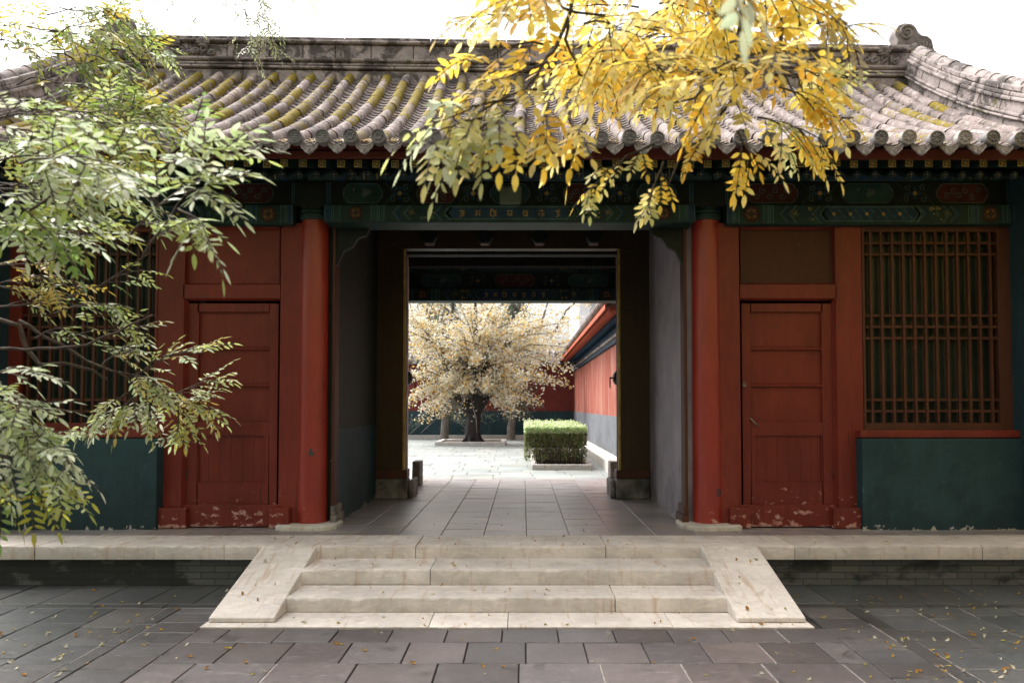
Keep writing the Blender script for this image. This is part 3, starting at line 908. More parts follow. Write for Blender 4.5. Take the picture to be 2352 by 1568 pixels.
# deck, front and back
prof = []
N = 14
for k in range(N+1):
    t = .12+(T1-.12)*k/N; prof.append((EY+t, roofz(t)-.02))
back = [(2*9.42-y, z) for y, z in prof][::-1]
under = [(y, z-.045) for y, z in (prof+back)][::-1]
roof_e.xprism(prof+back+under, -5.25, 5.0, zf=lambda x: sag(x, T1/2))
roof = roof_e.build('roof', FASCIA, gh, fixn=True)
SPC = .2394; X0R = -2.918-9*SPC
tm = MB(); xsr = []
k = 0
while X0R+k*SPC < 4.86:
    xsr.append(X0R+k*SPC); k += 1
def slope_pts(x, t, off):
    d = .45+.116*t; l = math.hypot(1, d)
    return (EY+t-off*d/l, roofz(t)+sag(x, t)+off/l)
for ri, x in enumerate(xsr):
    ntile = 10; L = T1-.02
    jx = R.uniform(-.011, .011)
    ph = R.uniform(0, 6)
    for j in range(ntile):
        t0 = L*j/ntile; t1 = L*(j+1)/ntile+.02
        r0, r1 = .0585+R.uniform(-.001, .0015), .0555
        upper = j/ntile
        pm = .2+.72*max(0, min(1, (upper-.1)*1.8))
        if x > 1.6: pm *= .55
        if x < -3.6: pm *= .7
        mossy = R.random() < pm
        g_ = R.uniform(.36, .62) if mossy else R.uniform(.0, .26)
        if j == 0: g_ = R.uniform(.15, .45)
        bcol = (R.uniform(.72, 1.25), g_, 0, 1)
        wob = R.uniform(-.008, .008)
        vs = []; na = 8
        for (t, r) in ((t0, r0), (t0+(t1-t0)*.5, (r0+r1)/2+.0015), (t1, r1)):
            for a in range(na+1):
                th = math.radians(-22+224*a/na)
                y_, z_ = slope_pts(x, t, .035+r*math.sin(th))
                vs.append((x+jx+wob+.008*math.sin(t*2.1+ph)+r*math.cos(th), y_, z_))
        fs = []
        for q in range(2):
            for a in range(na): fs.append((q*(na+1)+a, q*(na+1)+a+1, (q+1)*(na+1)+a+1, (q+1)*(na+1)+a))
        tm.add(vs, fs, 0, bcol, True)
        # mortar lip of the joint
        n0 = [(v[0], v[1]+.001, v[2]-.003) for v in vs[:na+1]]
        vs2 = vs[:na+1]+[(x+(v[0]-x)*.84, v[1]+.012, v[2]-.008) for v in vs[:na+1]]
        tm.add(vs2, [(a, na+1+a, na+2+a, a+1) for a in range(na)], 0, (.62, .2, 0, 1))
tubes = tm.build('barrel_tile', TILE, roof, attr=True, fixn=False)
pm_ = MB()
for ri in range(-1, len(xsr)):
    xa = xsr[ri]+.045 if ri >= 0 else xsr[0]-SPC+.045
    xb = xa+SPC-.09
    n = 30
    for j in range(n):
        t0 = T1*j/n-.01; t1 = T1*(j+1)/n+.012
        c = (R.uniform(.5, .85), R.uniform(0, .25), 0, 1)
        vs = []
        for t, o in ((t0, .018), (t1, .004)):
            for a in range(5):
                u = a/4; x = xa+(xb-xa)*u
                off = o+.03*(2*u-1)**2-.012
                y_, z_ = slope_pts(x, t, off); vs.append((x, y_, z_))
        for a in range(5):
            y_, z_ = slope_pts(vs[a][0], t0, -.01); vs.append((vs[a][0], y_, z_))
        pm_.add(vs, [(a, a+1, a+6, a+5) for a in range(4)]+[(a, 10+a, 11+a, a+1) for a in range(4)], 0, c)
pm_.build('pan_tile', TILE, roof, attr=True, fixn=False)

# round eave-end tiles and drip tiles
def eave_disc(kind):
    m = MB(); n = 22; r = .064
    def ring(rr, y): return [(rr*math.cos(2*PI*k/n), y, rr*math.sin(2*PI*k/n)) for k in range(n)]
    loops = [ring(r*.97, .07), ring(r, 0), ring(r, -.012), ring(r*.86, -.014), ring(r*.80, -.004), ring(r*.1, -.004)]
    vs = [v for l in loops for v in l]; fs = []
    for j in range(len(loops)-1):
        for k in range(n): fs.append((j*n+k, j*n+(k+1) % n, (j+1)*n+(k+1) % n, (j+1)*n+k))
    fs.append(tuple((len(loops)-1)*n+k for k in range(n)))
    m.add(vs, fs)
    if kind == 0:
        for z in (-.03, -.01, .01, .03):
            w = .032 if abs(z) < .02 else .02
            m.box(-w, w, -.011, -.003, z-.0045, z+.0045)
        m.box(-.004, .004, -.011, -.003, -.04, .04)
    else:
        for k in range(8):
            t = 2*PI*k/8
            m.tube([(.012*math.cos(t), -.006, .012*math.sin(t)), (.028*math.cos(t), -.009, .028*math.sin(t)), (.042*math.cos(t), -.005, .042*math.sin(t))], [.004, .0095, .003], 6)
    return m
def drip_mesh():
    m = MB(); w = .082
    top = [(-w, .035), (-w*.6, .008), (-w*.25, -.006), (0, -.01), (w*.25, -.006), (w*.6, .008), (w, .035)]
    bot = [(w*.97, .005), (w*.80, -.028), (w*.55, -.045), (w*.35, -.068), (w*.12, -.078), (0, -.088), (-w*.12, -.078), (-w*.35, -.068), (-w*.55, -.045), (-w*.80, -.028), (-w*.97, .005)]
    m.prism(top+bot, -.004, .012)
    m.tube([(a, -.005, b) for a, b in bot], .006, 5)
    m.tube([(a, -.005, b) for a, b in top], .005, 5)
    for s in (-1, 1):
        m.tube([(a, -.005, b) for a, b in spiral(s*.035, -.025, .018, 1.1, 0, s, 8)], .0035, 4)
    m.tube([(0, -.005, -.02), (0, -.008, -.045), (0, -.005, -.07)], [.004, .008, .003], 6)
    return m
d0 = eave_disc(0).build('eave_tile', EAVETILE, roof, smooth_angle=35)
d1 = eave_disc(1).build('eave_tile', EAVETILE, roof, smooth_angle=35)
d2 = eave_disc(1).build('eave_tile', EAVEPALE, roof, smooth_angle=35)
dr = drip_mesh().build('drip_tile', EAVEDRIP, roof, smooth_angle=35)
def roofloc(p): return Vector(p)-gh.location-roof.location
used = set()
for i, x in enumerate(xsr):
    ch = R.random(); src = d0 if (ch < .4 and x < 0) else (d2 if ch > .78 else d1)
    loc = roofloc((x, EY-.062, roofz(0)+sag(x, 0)+.046+R.uniform(-.012, .010)))
    if src.name in used: o = dup(src, roof, loc)
    else: o = src; o.location = loc; used.add(src.name)
    o.rotation_euler = (R.uniform(-.1, .05), R.uniform(0, 3) if src is not d0 else R.uniform(-.1, .1), R.uniform(-.06, .06))
    xm = x+SPC/2
    loc = roofloc((xm+R.uniform(-.004, .004), EY-.03, roofz(0)+sag(xm, 0)-.008+R.uniform(-.008, .004)))
    o = dr if i == 0 else dup(dr, roof, loc)
    o.location = loc; o.rotation_euler = (R.uniform(-.22, -.1), R.uniform(-.04, .04), R.uniform(-.05, .05))

# ridge
RY = 9.40
def zr(ypx): return Zat(ypx, RY-.12)
def ridge():
    X0, X1 = -5.2, 4.96
    base = dict(zf=lambda x: -.0137*(x-XC))
    m = MB()
    def course(ya, yb, d, cuts=None):
        za, zb = zr(yb), zr(ya); r = 0.012
        prof = [(RY-d, za+.002), (RY+d, za+.002), (RY+d, zb), (RY-d, zb)]
        if cuts is None: m.xprism(prof, X0, X1, **base)
        else:
            x = X0
            while x < X1-.02:
                xe = min(x+cuts*R.uniform(.85, 1.15), X1)
                j = R.uniform(-.005, .005)
                m.xprism([(y+(j if y < RY else 0), z) for y, z in prof], x+.0035, xe-.0035, **base); x = xe
    course(168, 205, .135)
    course(160, 166, .17, .9); course(152, 158, .155, 1.1)
    course(141, 150, .15, .55)
    course(109, 140, .125, .48)
    course(100, 108, .155, .7)
    course(91, 99, .13, 1.0)
    o = m.build('ridge', RIDGE, roof, bevel=.012)
    # round roll mouldings
    r = MB()
    for yy in (145, 104):
        r.tube([(X0+(X1-X0)*k/12, RY-.15, zr(yy)-.0137*(X0+(X1-X0)*k/12-XC)) for k in range(13)], .022, 8)
    r.build('ridge_roll', RIDGE, o)
    # floral carvings at both ends
    for xa, xb in ((Xat(375, RY-.13, 115), Xat(495, RY-.13, 115)), (Xat(1915, RY-.13, 130), Xat(2062, RY-.13, 130))):
        c = MB(); xc = (xa+xb)/2; dz = -.0137*(xc-XC); zc = zr(120)+dz; y = RY-.135; W = xb-xa
        rr = random.Random(3)
        for s in (-.28, .27):
            fx_, fz_ = xc+s*W, zc+.05
            for k in range(9):
                t = PI*k/8
                c.tube([(fx_, y, fz_-.01), (fx_+.05*math.cos(t), y-.035, fz_+.05*math.sin(t)), (fx_+.085*math.cos(t), y-.03, fz_+.075*math.sin(t))], [.012, .02, .006], 6)
            c.tube([(fx_-.07, y-.01, fz_-.02), (fx_, y-.03, fz_-.035), (fx_+.07, y-.01, fz_-.02)], [.01, .022, .01], 6)
        for k in range(7):
            cx_ = xa+W*(k+.5)/7; s = 1 if k % 2 else -1
            c.tube([(a, y-.012, b) for a, b in spiral(cx_, zc-.045+.01*s, .05, 1.3, rr.uniform(0, 6), s, 12)], [.017-.0008*i for i in range(13)], 6)
            c.tube([(cx_-.05, y-.005, zc-.09), (cx_, y-.03, zc-.06), (cx_+.05, y-.005, zc-.02)], [.006, .016, .004], 6)
        c.build('flower_carving', CARVE, o, smooth_angle=60)
    # end ornament: scroll finial traced as a thick carved piece
    def ornament(xo, s):
        q = Xat(2091, RY, 80)
        out = [(-38, 108), (-36, 92), (-33, 78), (-38, 68), (-37, 58), (-30, 48), (-18, 44), (-4, 46), (5, 54), (9, 63), (16, 69), (28, 71), (36, 78), (39, 90), (40, 110), (20, 112), (2, 104), (-12, 108)]
        m = MB(); u = K*RY/F*1.13
        z0 = zr(105)-.0137*(xo-XC)
        pts = [(xo+s*a*u, z0+(105-b)*u) for a, b in out]
        m.prism(pts, RY-.085, RY+.085)
        for f_, yy in ((RY-.09, 1), (RY+.09, -1)):
            cx_, cz_ = xo-s*14*u, z0+(105-64)*u
            m.tube([(a, f_, b) for a, b in spiral(cx_, cz_, .105, 1.7, PI*.2, s, 22)], [.022-.0005*i for i in range(23)], 6)
            for k in range(5):
                t = math.radians(20+28*k)
                bx, bz = xo+s*22*u, z0+(105-108)*u
                m.tube([(bx, f_, bz+.02), (bx+s*.16*math.cos(t)*.7, f_, bz+.16*math.sin(t))], [.008, .02], 6)
            m.tube([(xo-s*34*u, f_, z0-.02), (xo-s*20*u, f_, z0+.05), (xo-s*2*u, f_, z0+.06), (xo+s*8*u, f_, z0-.02)], [.02, .03, .03, .02], 6)
        m.tube([(xo-s*6*u, RY-.13, z0+.08), (xo-s*2*u, RY-.15, z0-.02), (xo-s*8*u, RY-.16, z0-.12), (xo-s*15*u, RY-.14, z0-.17)], [.045, .05, .04, .015], 8)
        m.build('ridge_finial', CARVE, roof, bevel=.012, smooth_angle=50)
    ornament(Xat(2091, RY, 80), 1); ornament(2*XC-Xat(2091, RY, 80), -1)
ridge()
def descending(xc, s):
    m = MB(); n = 16
    def sweep(w, z0, z1, cut, ta=.15, dx=0):
        segs = max(1, int(round((T1-ta)/cut)))
        for j in range(segs):
            a = ta+(T1-ta)*j/segs+.004; b = ta+(T1-ta)*(j+1)/segs-.004
            kk = 3; vs = []
            jt = R.uniform(-.005, .005)
            for i in range(kk):
                t = a+(b-a)*i/(kk-1)
                for xx, off in ((-w, z0), (w, z0), (w, z1), (-w, z1)):
                    y_, z_ = slope_pts(xc, t, off+jt); vs.append((xc+dx+xx, y_, z_))
            fs = []
            for i in range(kk-1):
                for q in range(4): fs.append((i*4+q, i*4+(q+1) % 4, i*4+4+(q+1) % 4, i*4+4+q))
            fs += [(3, 2, 1, 0), tuple((kk-1)*4+q for q in range(4))]
            m.add(vs, fs)
    sweep(.115, -.02, .13, .5); sweep(.155, .132, .155, .6); sweep(.14, .158, .19, .8); sweep(.115, .19, .30, .35, .5)
    sweep(.145, .30, .335, .3, .5); sweep(.12, .335, .375, .6, .5); sweep(.115, .375, .43, .33, .3)
    o = m.build('descending_ridge', RIDGE, roof, bevel=.012)
    c = MB()
    for k in range(11):
        t0 = .35+(T1-.35)*k/11; t1 = t0+(T1-.35)/11+.01
        p0 = slope_pts(xc, t0, .42); p1 = slope_pts(xc, t1, .415)
        c.tube([(xc, p0[0], p0[1]), (xc, p1[0], p1[1])], [.075, .068], 12)
    c.build('ridge_cap', RIDGE, o, smooth_angle=50)
descending(4.98, 1); descending(-5.24, -1)

# fallen leaves lying in the roof channels
lt = MB()
for _ in range(1500):
    i = R.randrange(9, len(xsr)-3)
    x = xsr[i]+SPC/2+R.gauss(0, .035); t = R.random()**1.2*(T1-.1) if R.random() < .75 else R.uniform(0, .12)
    if x < -.9 and R.random() < .75: t = R.uniform(0, .2)
    y_, z_ = slope_pts(x, t, .022+R.uniform(0, .012))
    a = R.uniform(0, 6.28); l = R.uniform(.012, .024); w = l*.45
    dx, dy = math.cos(a), math.sin(a)
    zt = .5
    vs = [(x-dx*l, y_-dy*l, z_-dy*l*zt), (x+dy*w, y_-dx*w, z_-dx*w*zt+.004), (x+dx*l, y_+dy*l, z_+dy*l*zt+R.uniform(0, .008)), (x-dy*w, y_+dx*w, z_+dx*w*zt+.004)]
    lt.add(vs, [(0, 1, 2, 3)], 0, R.choice(((.6, .42, .12, 1), (.62, .52, .3, 1), (.45, .25, .08, 1), (.65, .6, .4, 1))))
tag(lt.build('leaf_litter', LEAFY, attr=True, fixn=False), 'dry yellow leaves caught in the channels of the grey tiled roof', 'leaf litter', kind='stuff')

# ------------------------------------------------------------------ passage inside
PL, PR = -1.92, 1.65
GY = 9.62
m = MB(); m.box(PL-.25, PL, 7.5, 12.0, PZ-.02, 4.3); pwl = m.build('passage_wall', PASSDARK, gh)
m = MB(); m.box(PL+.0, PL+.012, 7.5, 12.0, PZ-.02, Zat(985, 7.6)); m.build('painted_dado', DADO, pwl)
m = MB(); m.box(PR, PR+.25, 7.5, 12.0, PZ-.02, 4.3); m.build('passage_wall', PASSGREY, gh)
for s, xa in ((-1, PL), (1, PR)):  # timber posts behind the columns
    m = MB(); m.box(*sorted((xa-s*.0, xa-s*.03)), 7.42, 7.60, PZ+.03, 3.5); m.build('door_post', DARKRED, gh, bevel=.005)
    m = MB()
    m.box(*sorted((xa, xa-s*.06)), 7.40, 7.75, PZ-.002, PZ+.11); m.box(*sorted((xa, xa-s*.045)), 7.41, 7.70, PZ+.112, PZ+.2)
    m.build('post_base', OLDSTONE if s < 0 else DARKRED, gh, bevel=.008)
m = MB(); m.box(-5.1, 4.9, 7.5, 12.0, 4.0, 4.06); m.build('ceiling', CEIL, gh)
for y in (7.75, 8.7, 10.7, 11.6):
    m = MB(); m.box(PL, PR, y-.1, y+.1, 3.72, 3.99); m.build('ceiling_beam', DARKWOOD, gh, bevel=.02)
# brackets under the lintel
for s, xa in ((-1, PL), (1, PR)):
    m = MB()
    u = lambda t: xa-s*t*.72
    m.prism([(u(.0), 3.34), (u(.50), 3.34), (u(.46), 3.27), (u(.34), 3.24), (u(.26), 3.15), (u(.14), 3.11), (u(.06), 2.98), (u(0), 2.95)], 7.44, 7.50)
    m.build('lintel_bracket', PBLACK, gh)
# gate frame
gf = MB()
XJ0, XJ1 = Xat(930, GY, 800), Xat(1421, GY, 800)
zg = Zat(571, GY)
gf.box(PL+.013, XJ0, GY, GY+.14, PZ+.30, zg); gf.box(XJ1, PR-.001, GY, GY+.14, PZ+.30, zg)
gf.box(PL+.013, PR-.001, GY-.01, GY+.15, zg+.001, 3.99)
gate = gf.build('gate_frame', BROWN, gh, bevel=.004)
for X in (985, 1113, 1239, 1365):
    c = P(X, 541, GY-.2); m = MB(); r = .115
    pts = [(c.x+r*math.cos(PI/6*0+PI/3*k), c.z+r*.92*math.sin(PI/3*k)) for k in range(6)]
    m.prism(pts, GY-.22, GY-.008)
    o = m.build('door_peg', PBLACK, gate, bevel=.012)
    m = MB(); a = Zat(551, GY-.2); m.hexa([(c.x-.05, GY-.17, a-.06), (c.x+.05, GY-.17, a-.06), (c.x+.045, GY-.02, a-.03), (c.x-.045, GY-.02, a-.03), (c.x-.05, GY-.17, a-.058+.03), (c.x+.05, GY-.17, a-.058+.03), (c.x+.045, GY-.02, a+.0), (c.x-.045, GY-.02, a+.0)])
    m.build('peg_soffit', LEAFEDGE, o)  # bright underside of the peg put into a pale block
for s, xa, xi in ((-1, PL, XJ0), (1, PR, XJ1)):
    m = MB(); m.box(*sorted((xa-s*.014, xi-s*.04)), GY-.03, GY+.2, PZ+.26, PZ+.37); m.build('jamb_foot', DARKRED, gate, bevel=.006)
    m = MB(); m.box(*sorted((xa-s*.014, xi-s*.045)), GY-.06, GY+.22, PZ-.003, PZ+.255); m.build('bearing_stone', OLDSTONE, gate, bevel=.02)
    m = MB(); m.box(*sorted((xi-s*.05, xi-s*.11)), GY+.02, GY+.5, PZ-.003, PZ+.23); m.build('pivot_stone', OLDSTONE, gate, bevel=.02)
    m = MB(); m.box(*sorted((xi+s*.022, xi-s*.006)), GY-.004, GY+.02, PZ+.37, zg); m.build('gilt_edging', GILTEDGE, gate)
    # opened leaf, hinged at the jamb and swung back past square
    a = math.radians(98.3); L = 1.28
    hx, hy = xi-s*.012, GY+.16
    dirx, diry = s*math.cos(PI-a), math.sin(a)
    nx, ny = -s*diry, dirx*s  # towards the passage
    nrm = Vector((-s*diry, s*dirx if False else 0, 0))
    d = Vector((dirx, diry, 0)); nv = Vector((-s*diry, s*dirx*1.0, 0))
    nv = Vector((-d.y*s, d.x*s, 0))
    if nv.x*s > 0: nv = -nv
    o0 = Vector((hx, hy, 0))
    def pt(u_, w_, z_): q = o0+d*u_+nv*w_; return (q.x, q.y, z_)
    m = MB(); zb, zt = PZ+.05, zg-.05
    m.hexa([pt(0, -.07, zb), pt(0, 0, zb), pt(L, 0, zb), pt(L, -.07, zb), pt(0, -.07, zt), pt(0, 0, zt), pt(L, 0, zt), pt(L, -.07, zt)])
    lf = m.build('gate_leaf', LEAFEDGE, gh, bevel=.004)
    kn = MB(); kz = Zat(864, GY+.3); ku = .62
    c = Vector(pt(ku, 0, kz))
    prof = [(.0, .105), (.02, .1), (.045, .08), (.06, .05), (.066, .02)]
    vs = []; nn = 16
    for h_, r_ in prof:
        for k in range(nn):
            t = 2*PI*k/nn
            q = c+nv*h_+d*(r_*math.cos(t))+Vector((0, 0, r_*math.sin(t))); vs.append(tuple(q))
    fs = [(j*nn+k, j*nn+(k+1) % nn, (j+1)*nn+(k+1) % nn, (j+1)*nn+k) for j in range(len(prof)-1) for k in range(nn)]+[tuple((len(prof)-1)*nn+k for k in range(nn))]
    kn.add(vs, fs)
    kn.build('knocker_boss', IRON, lf, smooth_angle=40)
    rg = MB(); cc = c+nv*.10
    rg.tube([tuple(cc+d*(.055*math.cos(2*PI*k/18))+Vector((0, 0, -.06+.075*math.sin(2*PI*k/18)))) for k in range(19)], .008, 6)
    rg.tube([tuple(c+nv*.05), tuple(cc)], .012, 6)
    rg.build('knocker_ring', IRON, lf)

# rear lintel of the passage with the second inscription
RYR = 11.85
m = MB(); zb0, zb1, zb2, zb3 = Zat(690, RYR), Zat(661, RYR), Zat(625, RYR), Zat(590, RYR)
m.box(PL, PR, RYR, RYR+.3, zb0, zb1); rl = m.build('rear_lintel', PGREEN, gh, bevel=.01)
p = MB(); lowerbeam_art(p, PL, PR, zb0+.01, zb1-.01, RYR, True, random.Random(8)); p.build('painted_pattern', ART, rl, fixn=False)
m = MB(); m.box(PL, PR, RYR+.05, RYR+.25, zb1+.002, zb2); rl2 = m.build('rear_frieze', PBLACK, gh)
p = MB(); board_art(p, PL, PR, zb1+.012, zb2-.01, RYR+.05, random.Random(9), 'grg'); p.build('painted_pattern', ART, rl2, fixn=False)
m = MB(); m.box(PL, PR, RYR, RYR+.3, zb2+.002, 4.0); rl3 = m.build('rear_beam', PGREEN, gh)
p = MB(); lowerbeam_art(p, PL, PR, zb2+.012, zb3-.01, RYR, False, random.Random(8)); p.build('painted_pattern', ART, rl3, fixn=False)
for a_, b_ in ((-5.1, PL-.25), (PR+.25, 4.87)):
    m = MB(); m.box(a_, b_, 11.8, 12.0, PZ, 4.3); m.build('rear_wall', DADO, gh)
# close the eave space above the wall line
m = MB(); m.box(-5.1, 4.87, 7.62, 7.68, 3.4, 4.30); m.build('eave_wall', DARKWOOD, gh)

# door stop stones behind the leaves
for X0_, X1_, lab in ((947, 965, 'upright dark stone slab behind the left door leaf of the gate'), (1402, 1418, 'upright dark stone slab behind the right door leaf near the hedge')):
    m = MB(); D = 11.15
    xa, xb = Xat(X0_, D, 1080), Xat(X1_, D, 1080)
    ht = .36
    m.box(xa, xb, D, D+.32, PZ-.004, PZ+ht); m.box(xa-.012 if xa < 0 else xb-.002, xa+.002 if xa < 0 else xb+.012, D+.06, D+.26, PZ-.004, PZ+.22)
    tag(m.build('door_stop_stone', OLDSTONE, bevel=.015), lab, 'stone', 'door stop stones of the gate')

# ------------------------------------------------------------------ rear courtyard
RZ = .33
m = MB(); m.box(-60, 60, 12.0, 160, -.5, RZ-.022); struct(m.build('rear_ground', MORTAR))
rp = MB()
y = 12.02; r_ = 0
while y < 27.4:
    L = .52 if y > 12.6 else .6
    x = -7.0-(r_ % 2)*.3
    while x < 1.6:
        w = R.uniform(.55, .75)
        slab(rp, x, x+w, y, y+L, RZ-.004+ (.012 if y < 12.6 else 0), gap=.004, lo=.8, hi=1.08); x += w
    y += L; r_ += 1
struct(rp.build('rear_paving', PALEPAVE, attr=True, fixn=False))
# far wall
BWY = 27.6
fw = empty('courtyard_wall', (-4, BWY, RZ), 'long red courtyard wall with a blue-grey dado behind the pale tree', 'wall')
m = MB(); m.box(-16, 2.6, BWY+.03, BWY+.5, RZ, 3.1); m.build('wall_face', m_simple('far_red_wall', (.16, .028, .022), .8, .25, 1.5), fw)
m = MB(); m.box(-16, 2.6, BWY-.02, BWY+.03, RZ, 1.34); m.build('painted_dado', DADO, fw)
m = MB(); m.box(-16, 1.6, BWY-.22, BWY-.02, RZ-.02, RZ+.13); m.build('foot_kerb', KERB, fw, bevel=.01)
m = MB(); m.xprism([(BWY-.25, 3.1), (BWY+.78, 3.1), (BWY+.30, 3.6), (BWY+.22, 3.6)], -16, 2.6)
for k in range(80):
    x = -16+k*.232
    m.tube([(x, BWY-.27, 3.15), (x, BWY+.23, 3.63)], .05, 6)
m.build('coping', RIDGE, fw)
# gallery along the right side
GX = 1.90
ga = empty('side_gallery', (GX, 20, RZ), 'low gallery with a sunlit red wall and tiled eave seen through the gate', 'building')
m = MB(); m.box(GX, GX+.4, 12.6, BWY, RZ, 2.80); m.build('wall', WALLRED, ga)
m = MB(); m.box(GX-.015, GX, 12.6, BWY, RZ, 1.33); m.build('painted_dado', m_dado('pale_grey_paint', (.17, .18, .20)), ga)
m = MB()
y = 12.6
while y < BWY-.3:
    L = 1.4; m.box(GX-.36, GX-.016, y+.004, min(y+L, BWY-.25)-.004, RZ-.02, RZ+.2); y += L
m.build('stone_ledge', KERB, ga, bevel=.012)
m = MB(); m.box(GX-.06, GX+.3, 12.6, BWY, 2.81, 2.90); m.box(GX-.02, GX+.3, 12.6, BWY, 2.90, 3.12); m.build('eave_beam', PBLUE, ga)
m = MB(); m.box(GX-.10, GX+.02, 12.6, BWY, 2.902, 2.95); m.build('wall_coping', RIDGE, ga)
rm_ = MB(); gm = MB(); n = 0; y = 12.7
rm_.hexa([(GX-.42, y-.045, 3.15), (GX-.42, y+.045, 3.15), (GX-.2, y+.045, 3.21), (GX-.2, y-.045, 3.21), (GX-.42, y-.045, 3.23), (GX-.42, y+.045, 3.23), (GX-.2, y+.045, 3.29), (GX-.2, y-.045, 3.29)])
gm.tube([(GX-.24, y, 3.14), (GX+.3, y, 3.34)], .04, 6)
ra0 = rm_.build('flying_rafter', m_redpaint('orange_rafter_paint', (.50, .10, .05), .6, 0), ga); ra1 = gm.build('eave_rafter', PBLUE, ga)
for k in range(1, 74):
    for r0 in (ra0, ra1): dup(r0, ga, r0.location+Vector((0, .2*k, 0)))
m = MB(); m.hexa([(GX-.47, 12.6, 3.235), (GX-.47, BWY, 3.235), (GX+1.9, BWY, 4.5), (GX+1.9, 12.6, 4.5), (GX-.47, 12.6, 3.30), (GX-.47, BWY, 3.30), (GX+1.9, BWY, 4.56), (GX+1.9, 12.6, 4.56)])
ro = m.build('roof', m_redpaint('gallery_eave_paint', (.13, .045, .025), .6, 0), ga)
m = MB(); m.box(GX-.50, GX-.475, 12.6, BWY, 3.20, 3.28); m.build('fascia_board', m_redpaint('orange_fascia_paint', (.50, .10, .05), .6, 0), ga)
m = MB(); y = 12.62
while y < BWY:
    m.tube([(GX-.52, y, 3.37), (GX+1.9, y, 4.66)], .065, 8, 0, (R.uniform(.8, 1.3), R.uniform(0, .3), 0, 1))
    m.prism([(GX-.5, 3.3), (GX-.44, 3.3), (GX-.44, 3.36)], y+.07, y+.13)
    y += .24
m.build('tile_rows', TILE, ro, attr=True, fixn=False)
m = MB(); m.prism([(GX-.42, 3.3), (GX+.2, 3.5), (GX+.4, 4.0), (GX+.1, 4.1), (GX-.15, 3.75), (GX-.35, 3.62)], 12.42, 12.6); m.build('gable_end_tile', CARVE, ga, bevel=.04)

# hedge and planters
HX0, HX1, HY0, HY1, HZ = .03, 1.24, 14.35, 19.0, 1.13
kp = MB()
for q in ((HX0+.14, HX1+.08, HY0-.25, HY0-.12), (HX0+.14, HX0+.24, HY0-.12, HY1+.1), (HX1-.02, HX1+.08, HY0-.12, HY1+.1), (HX0+.14, HX1+.08, HY1+.1, HY1+.22)):
    kp.box(*q, RZ-.01, RZ+.10)
hp = kp.build('hedge_planter', KERB, bevel=.012); tag(hp, 'pale stone kerb framing the clipped hedge', 'planter')
m = MB(); m.box(HX0+.2, HX1+.0, HY0-.14, HY1+.12, RZ-.01, RZ+.05); m.build('soil', SOIL, hp)
hd = MB(); hw = MB()
RH = random.Random(21)
def leafquad(mb, p, nrm, l, w, col, rr):
    n = Vector(nrm).normalized(); a = Vector((rr.uniform(-1, 1), rr.uniform(-1, 1), rr.uniform(-1, 1)))
    d = (a-n*a.dot(n)); d = d.normalized() if d.length > 1e-4 else Vector((1, 0, 0)); s = n.cross(d)
    p = Vector(p)
    mb.add([tuple(p-d*l*.5), tuple(p+s*w*.5+n*w*.15), tuple(p+d*l*.5), tuple(p-s*w*.5+n*w*.15)], [(0, 1, 2, 3)], 0, col)
for i in range(17000):
    r = RH.random()
    top = r < .42
    if top: p = (RH.uniform(HX0, HX1), HY0+(HY1-HY0)*RH.random()**1.4, HZ+RH.gauss(0, .032)-abs(RH.gauss(0, .02)))
    elif r < .82: p = (RH.uniform(HX0, HX1), HY0+abs(RH.gauss(0, .06)), RZ+.14+(HZ-RZ-.14)*RH.random()**.75)
    else:
        side = HX0 if r < .93 else HX1
        p = (side+(1 if side == HX0 else -1)*abs(RH.gauss(0, .05)), RH.uniform(HY0, HY1), RH.uniform(RZ+.15, HZ))
    if top or p[2] > HZ-.12: c = RH.choice(((.58, .70, .36), (.66, .76, .46), (.50, .64, .28), (.70, .78, .52)))  # paler leaves on top: the lit top put into leaf colour
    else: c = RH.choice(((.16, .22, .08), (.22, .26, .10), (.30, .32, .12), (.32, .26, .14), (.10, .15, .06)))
    if not top and p[2] < RZ+.45 and RH.random() < .55: continue
    nz = Vector((RH.gauss(0, .6), RH.gauss(-.3, .6), RH.gauss(.6, .5)))
    leafquad(hd, p, nz if nz.length > .05 else (0, 0, 1), RH.uniform(.035, .065), RH.uniform(.022, .035), (*c, 1), RH)
for i in range(120):
    x, y = RH.uniform(HX0+.2, HX1-.1), HY0+abs(RH.gauss(.1, .4))
    hw.tube([(x, y, RZ+.04), (x+RH.uniform(-.06, .06), y+RH.uniform(-.05, .05), RZ+.35), (x+RH.uniform(-.15, .15), y+RH.uniform(-.08, .08), RZ+.7)], [.008, .006, .003], 5)
he = empty('clipped_hedge', (.65, 16.5, RZ), 'box-clipped bright green hedge inside a stone kerb', 'hedge')
hd.build('foliage', HEDGELEAF, he, attr=True, fixn=False); hw.build('stems', BARKRED, he, fixn=False)
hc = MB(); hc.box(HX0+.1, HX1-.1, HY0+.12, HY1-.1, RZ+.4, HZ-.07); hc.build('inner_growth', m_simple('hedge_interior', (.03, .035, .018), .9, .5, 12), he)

# tree planter
TX, TY = P(1086, 1010, 23.6).x, 23.6
tp = MB(); hw_, b = 1.05, .12
for q in ((TX-1.1, TX+1.05, TY-.95, TY-.80), (TX-1.1, TX+1.05, TY+.80, TY+.95), (TX-1.1, TX-.96, TY-.80, TY+.80), (TX+.91, TX+1.05, TY-.80, TY+.80)):
    tp.box(*q, RZ-.01, RZ+.11)
tpo = tp.build('tree_planter', KERB, bevel=.012); tag(tpo, 'square pale stone kerb round the foot of the pale blossoming tree', 'planter')
m = MB(); m.box(TX-.97, TX+.92, TY-.81, TY+.81, RZ-.01, RZ+.05); m.build('soil', SOIL, tpo)

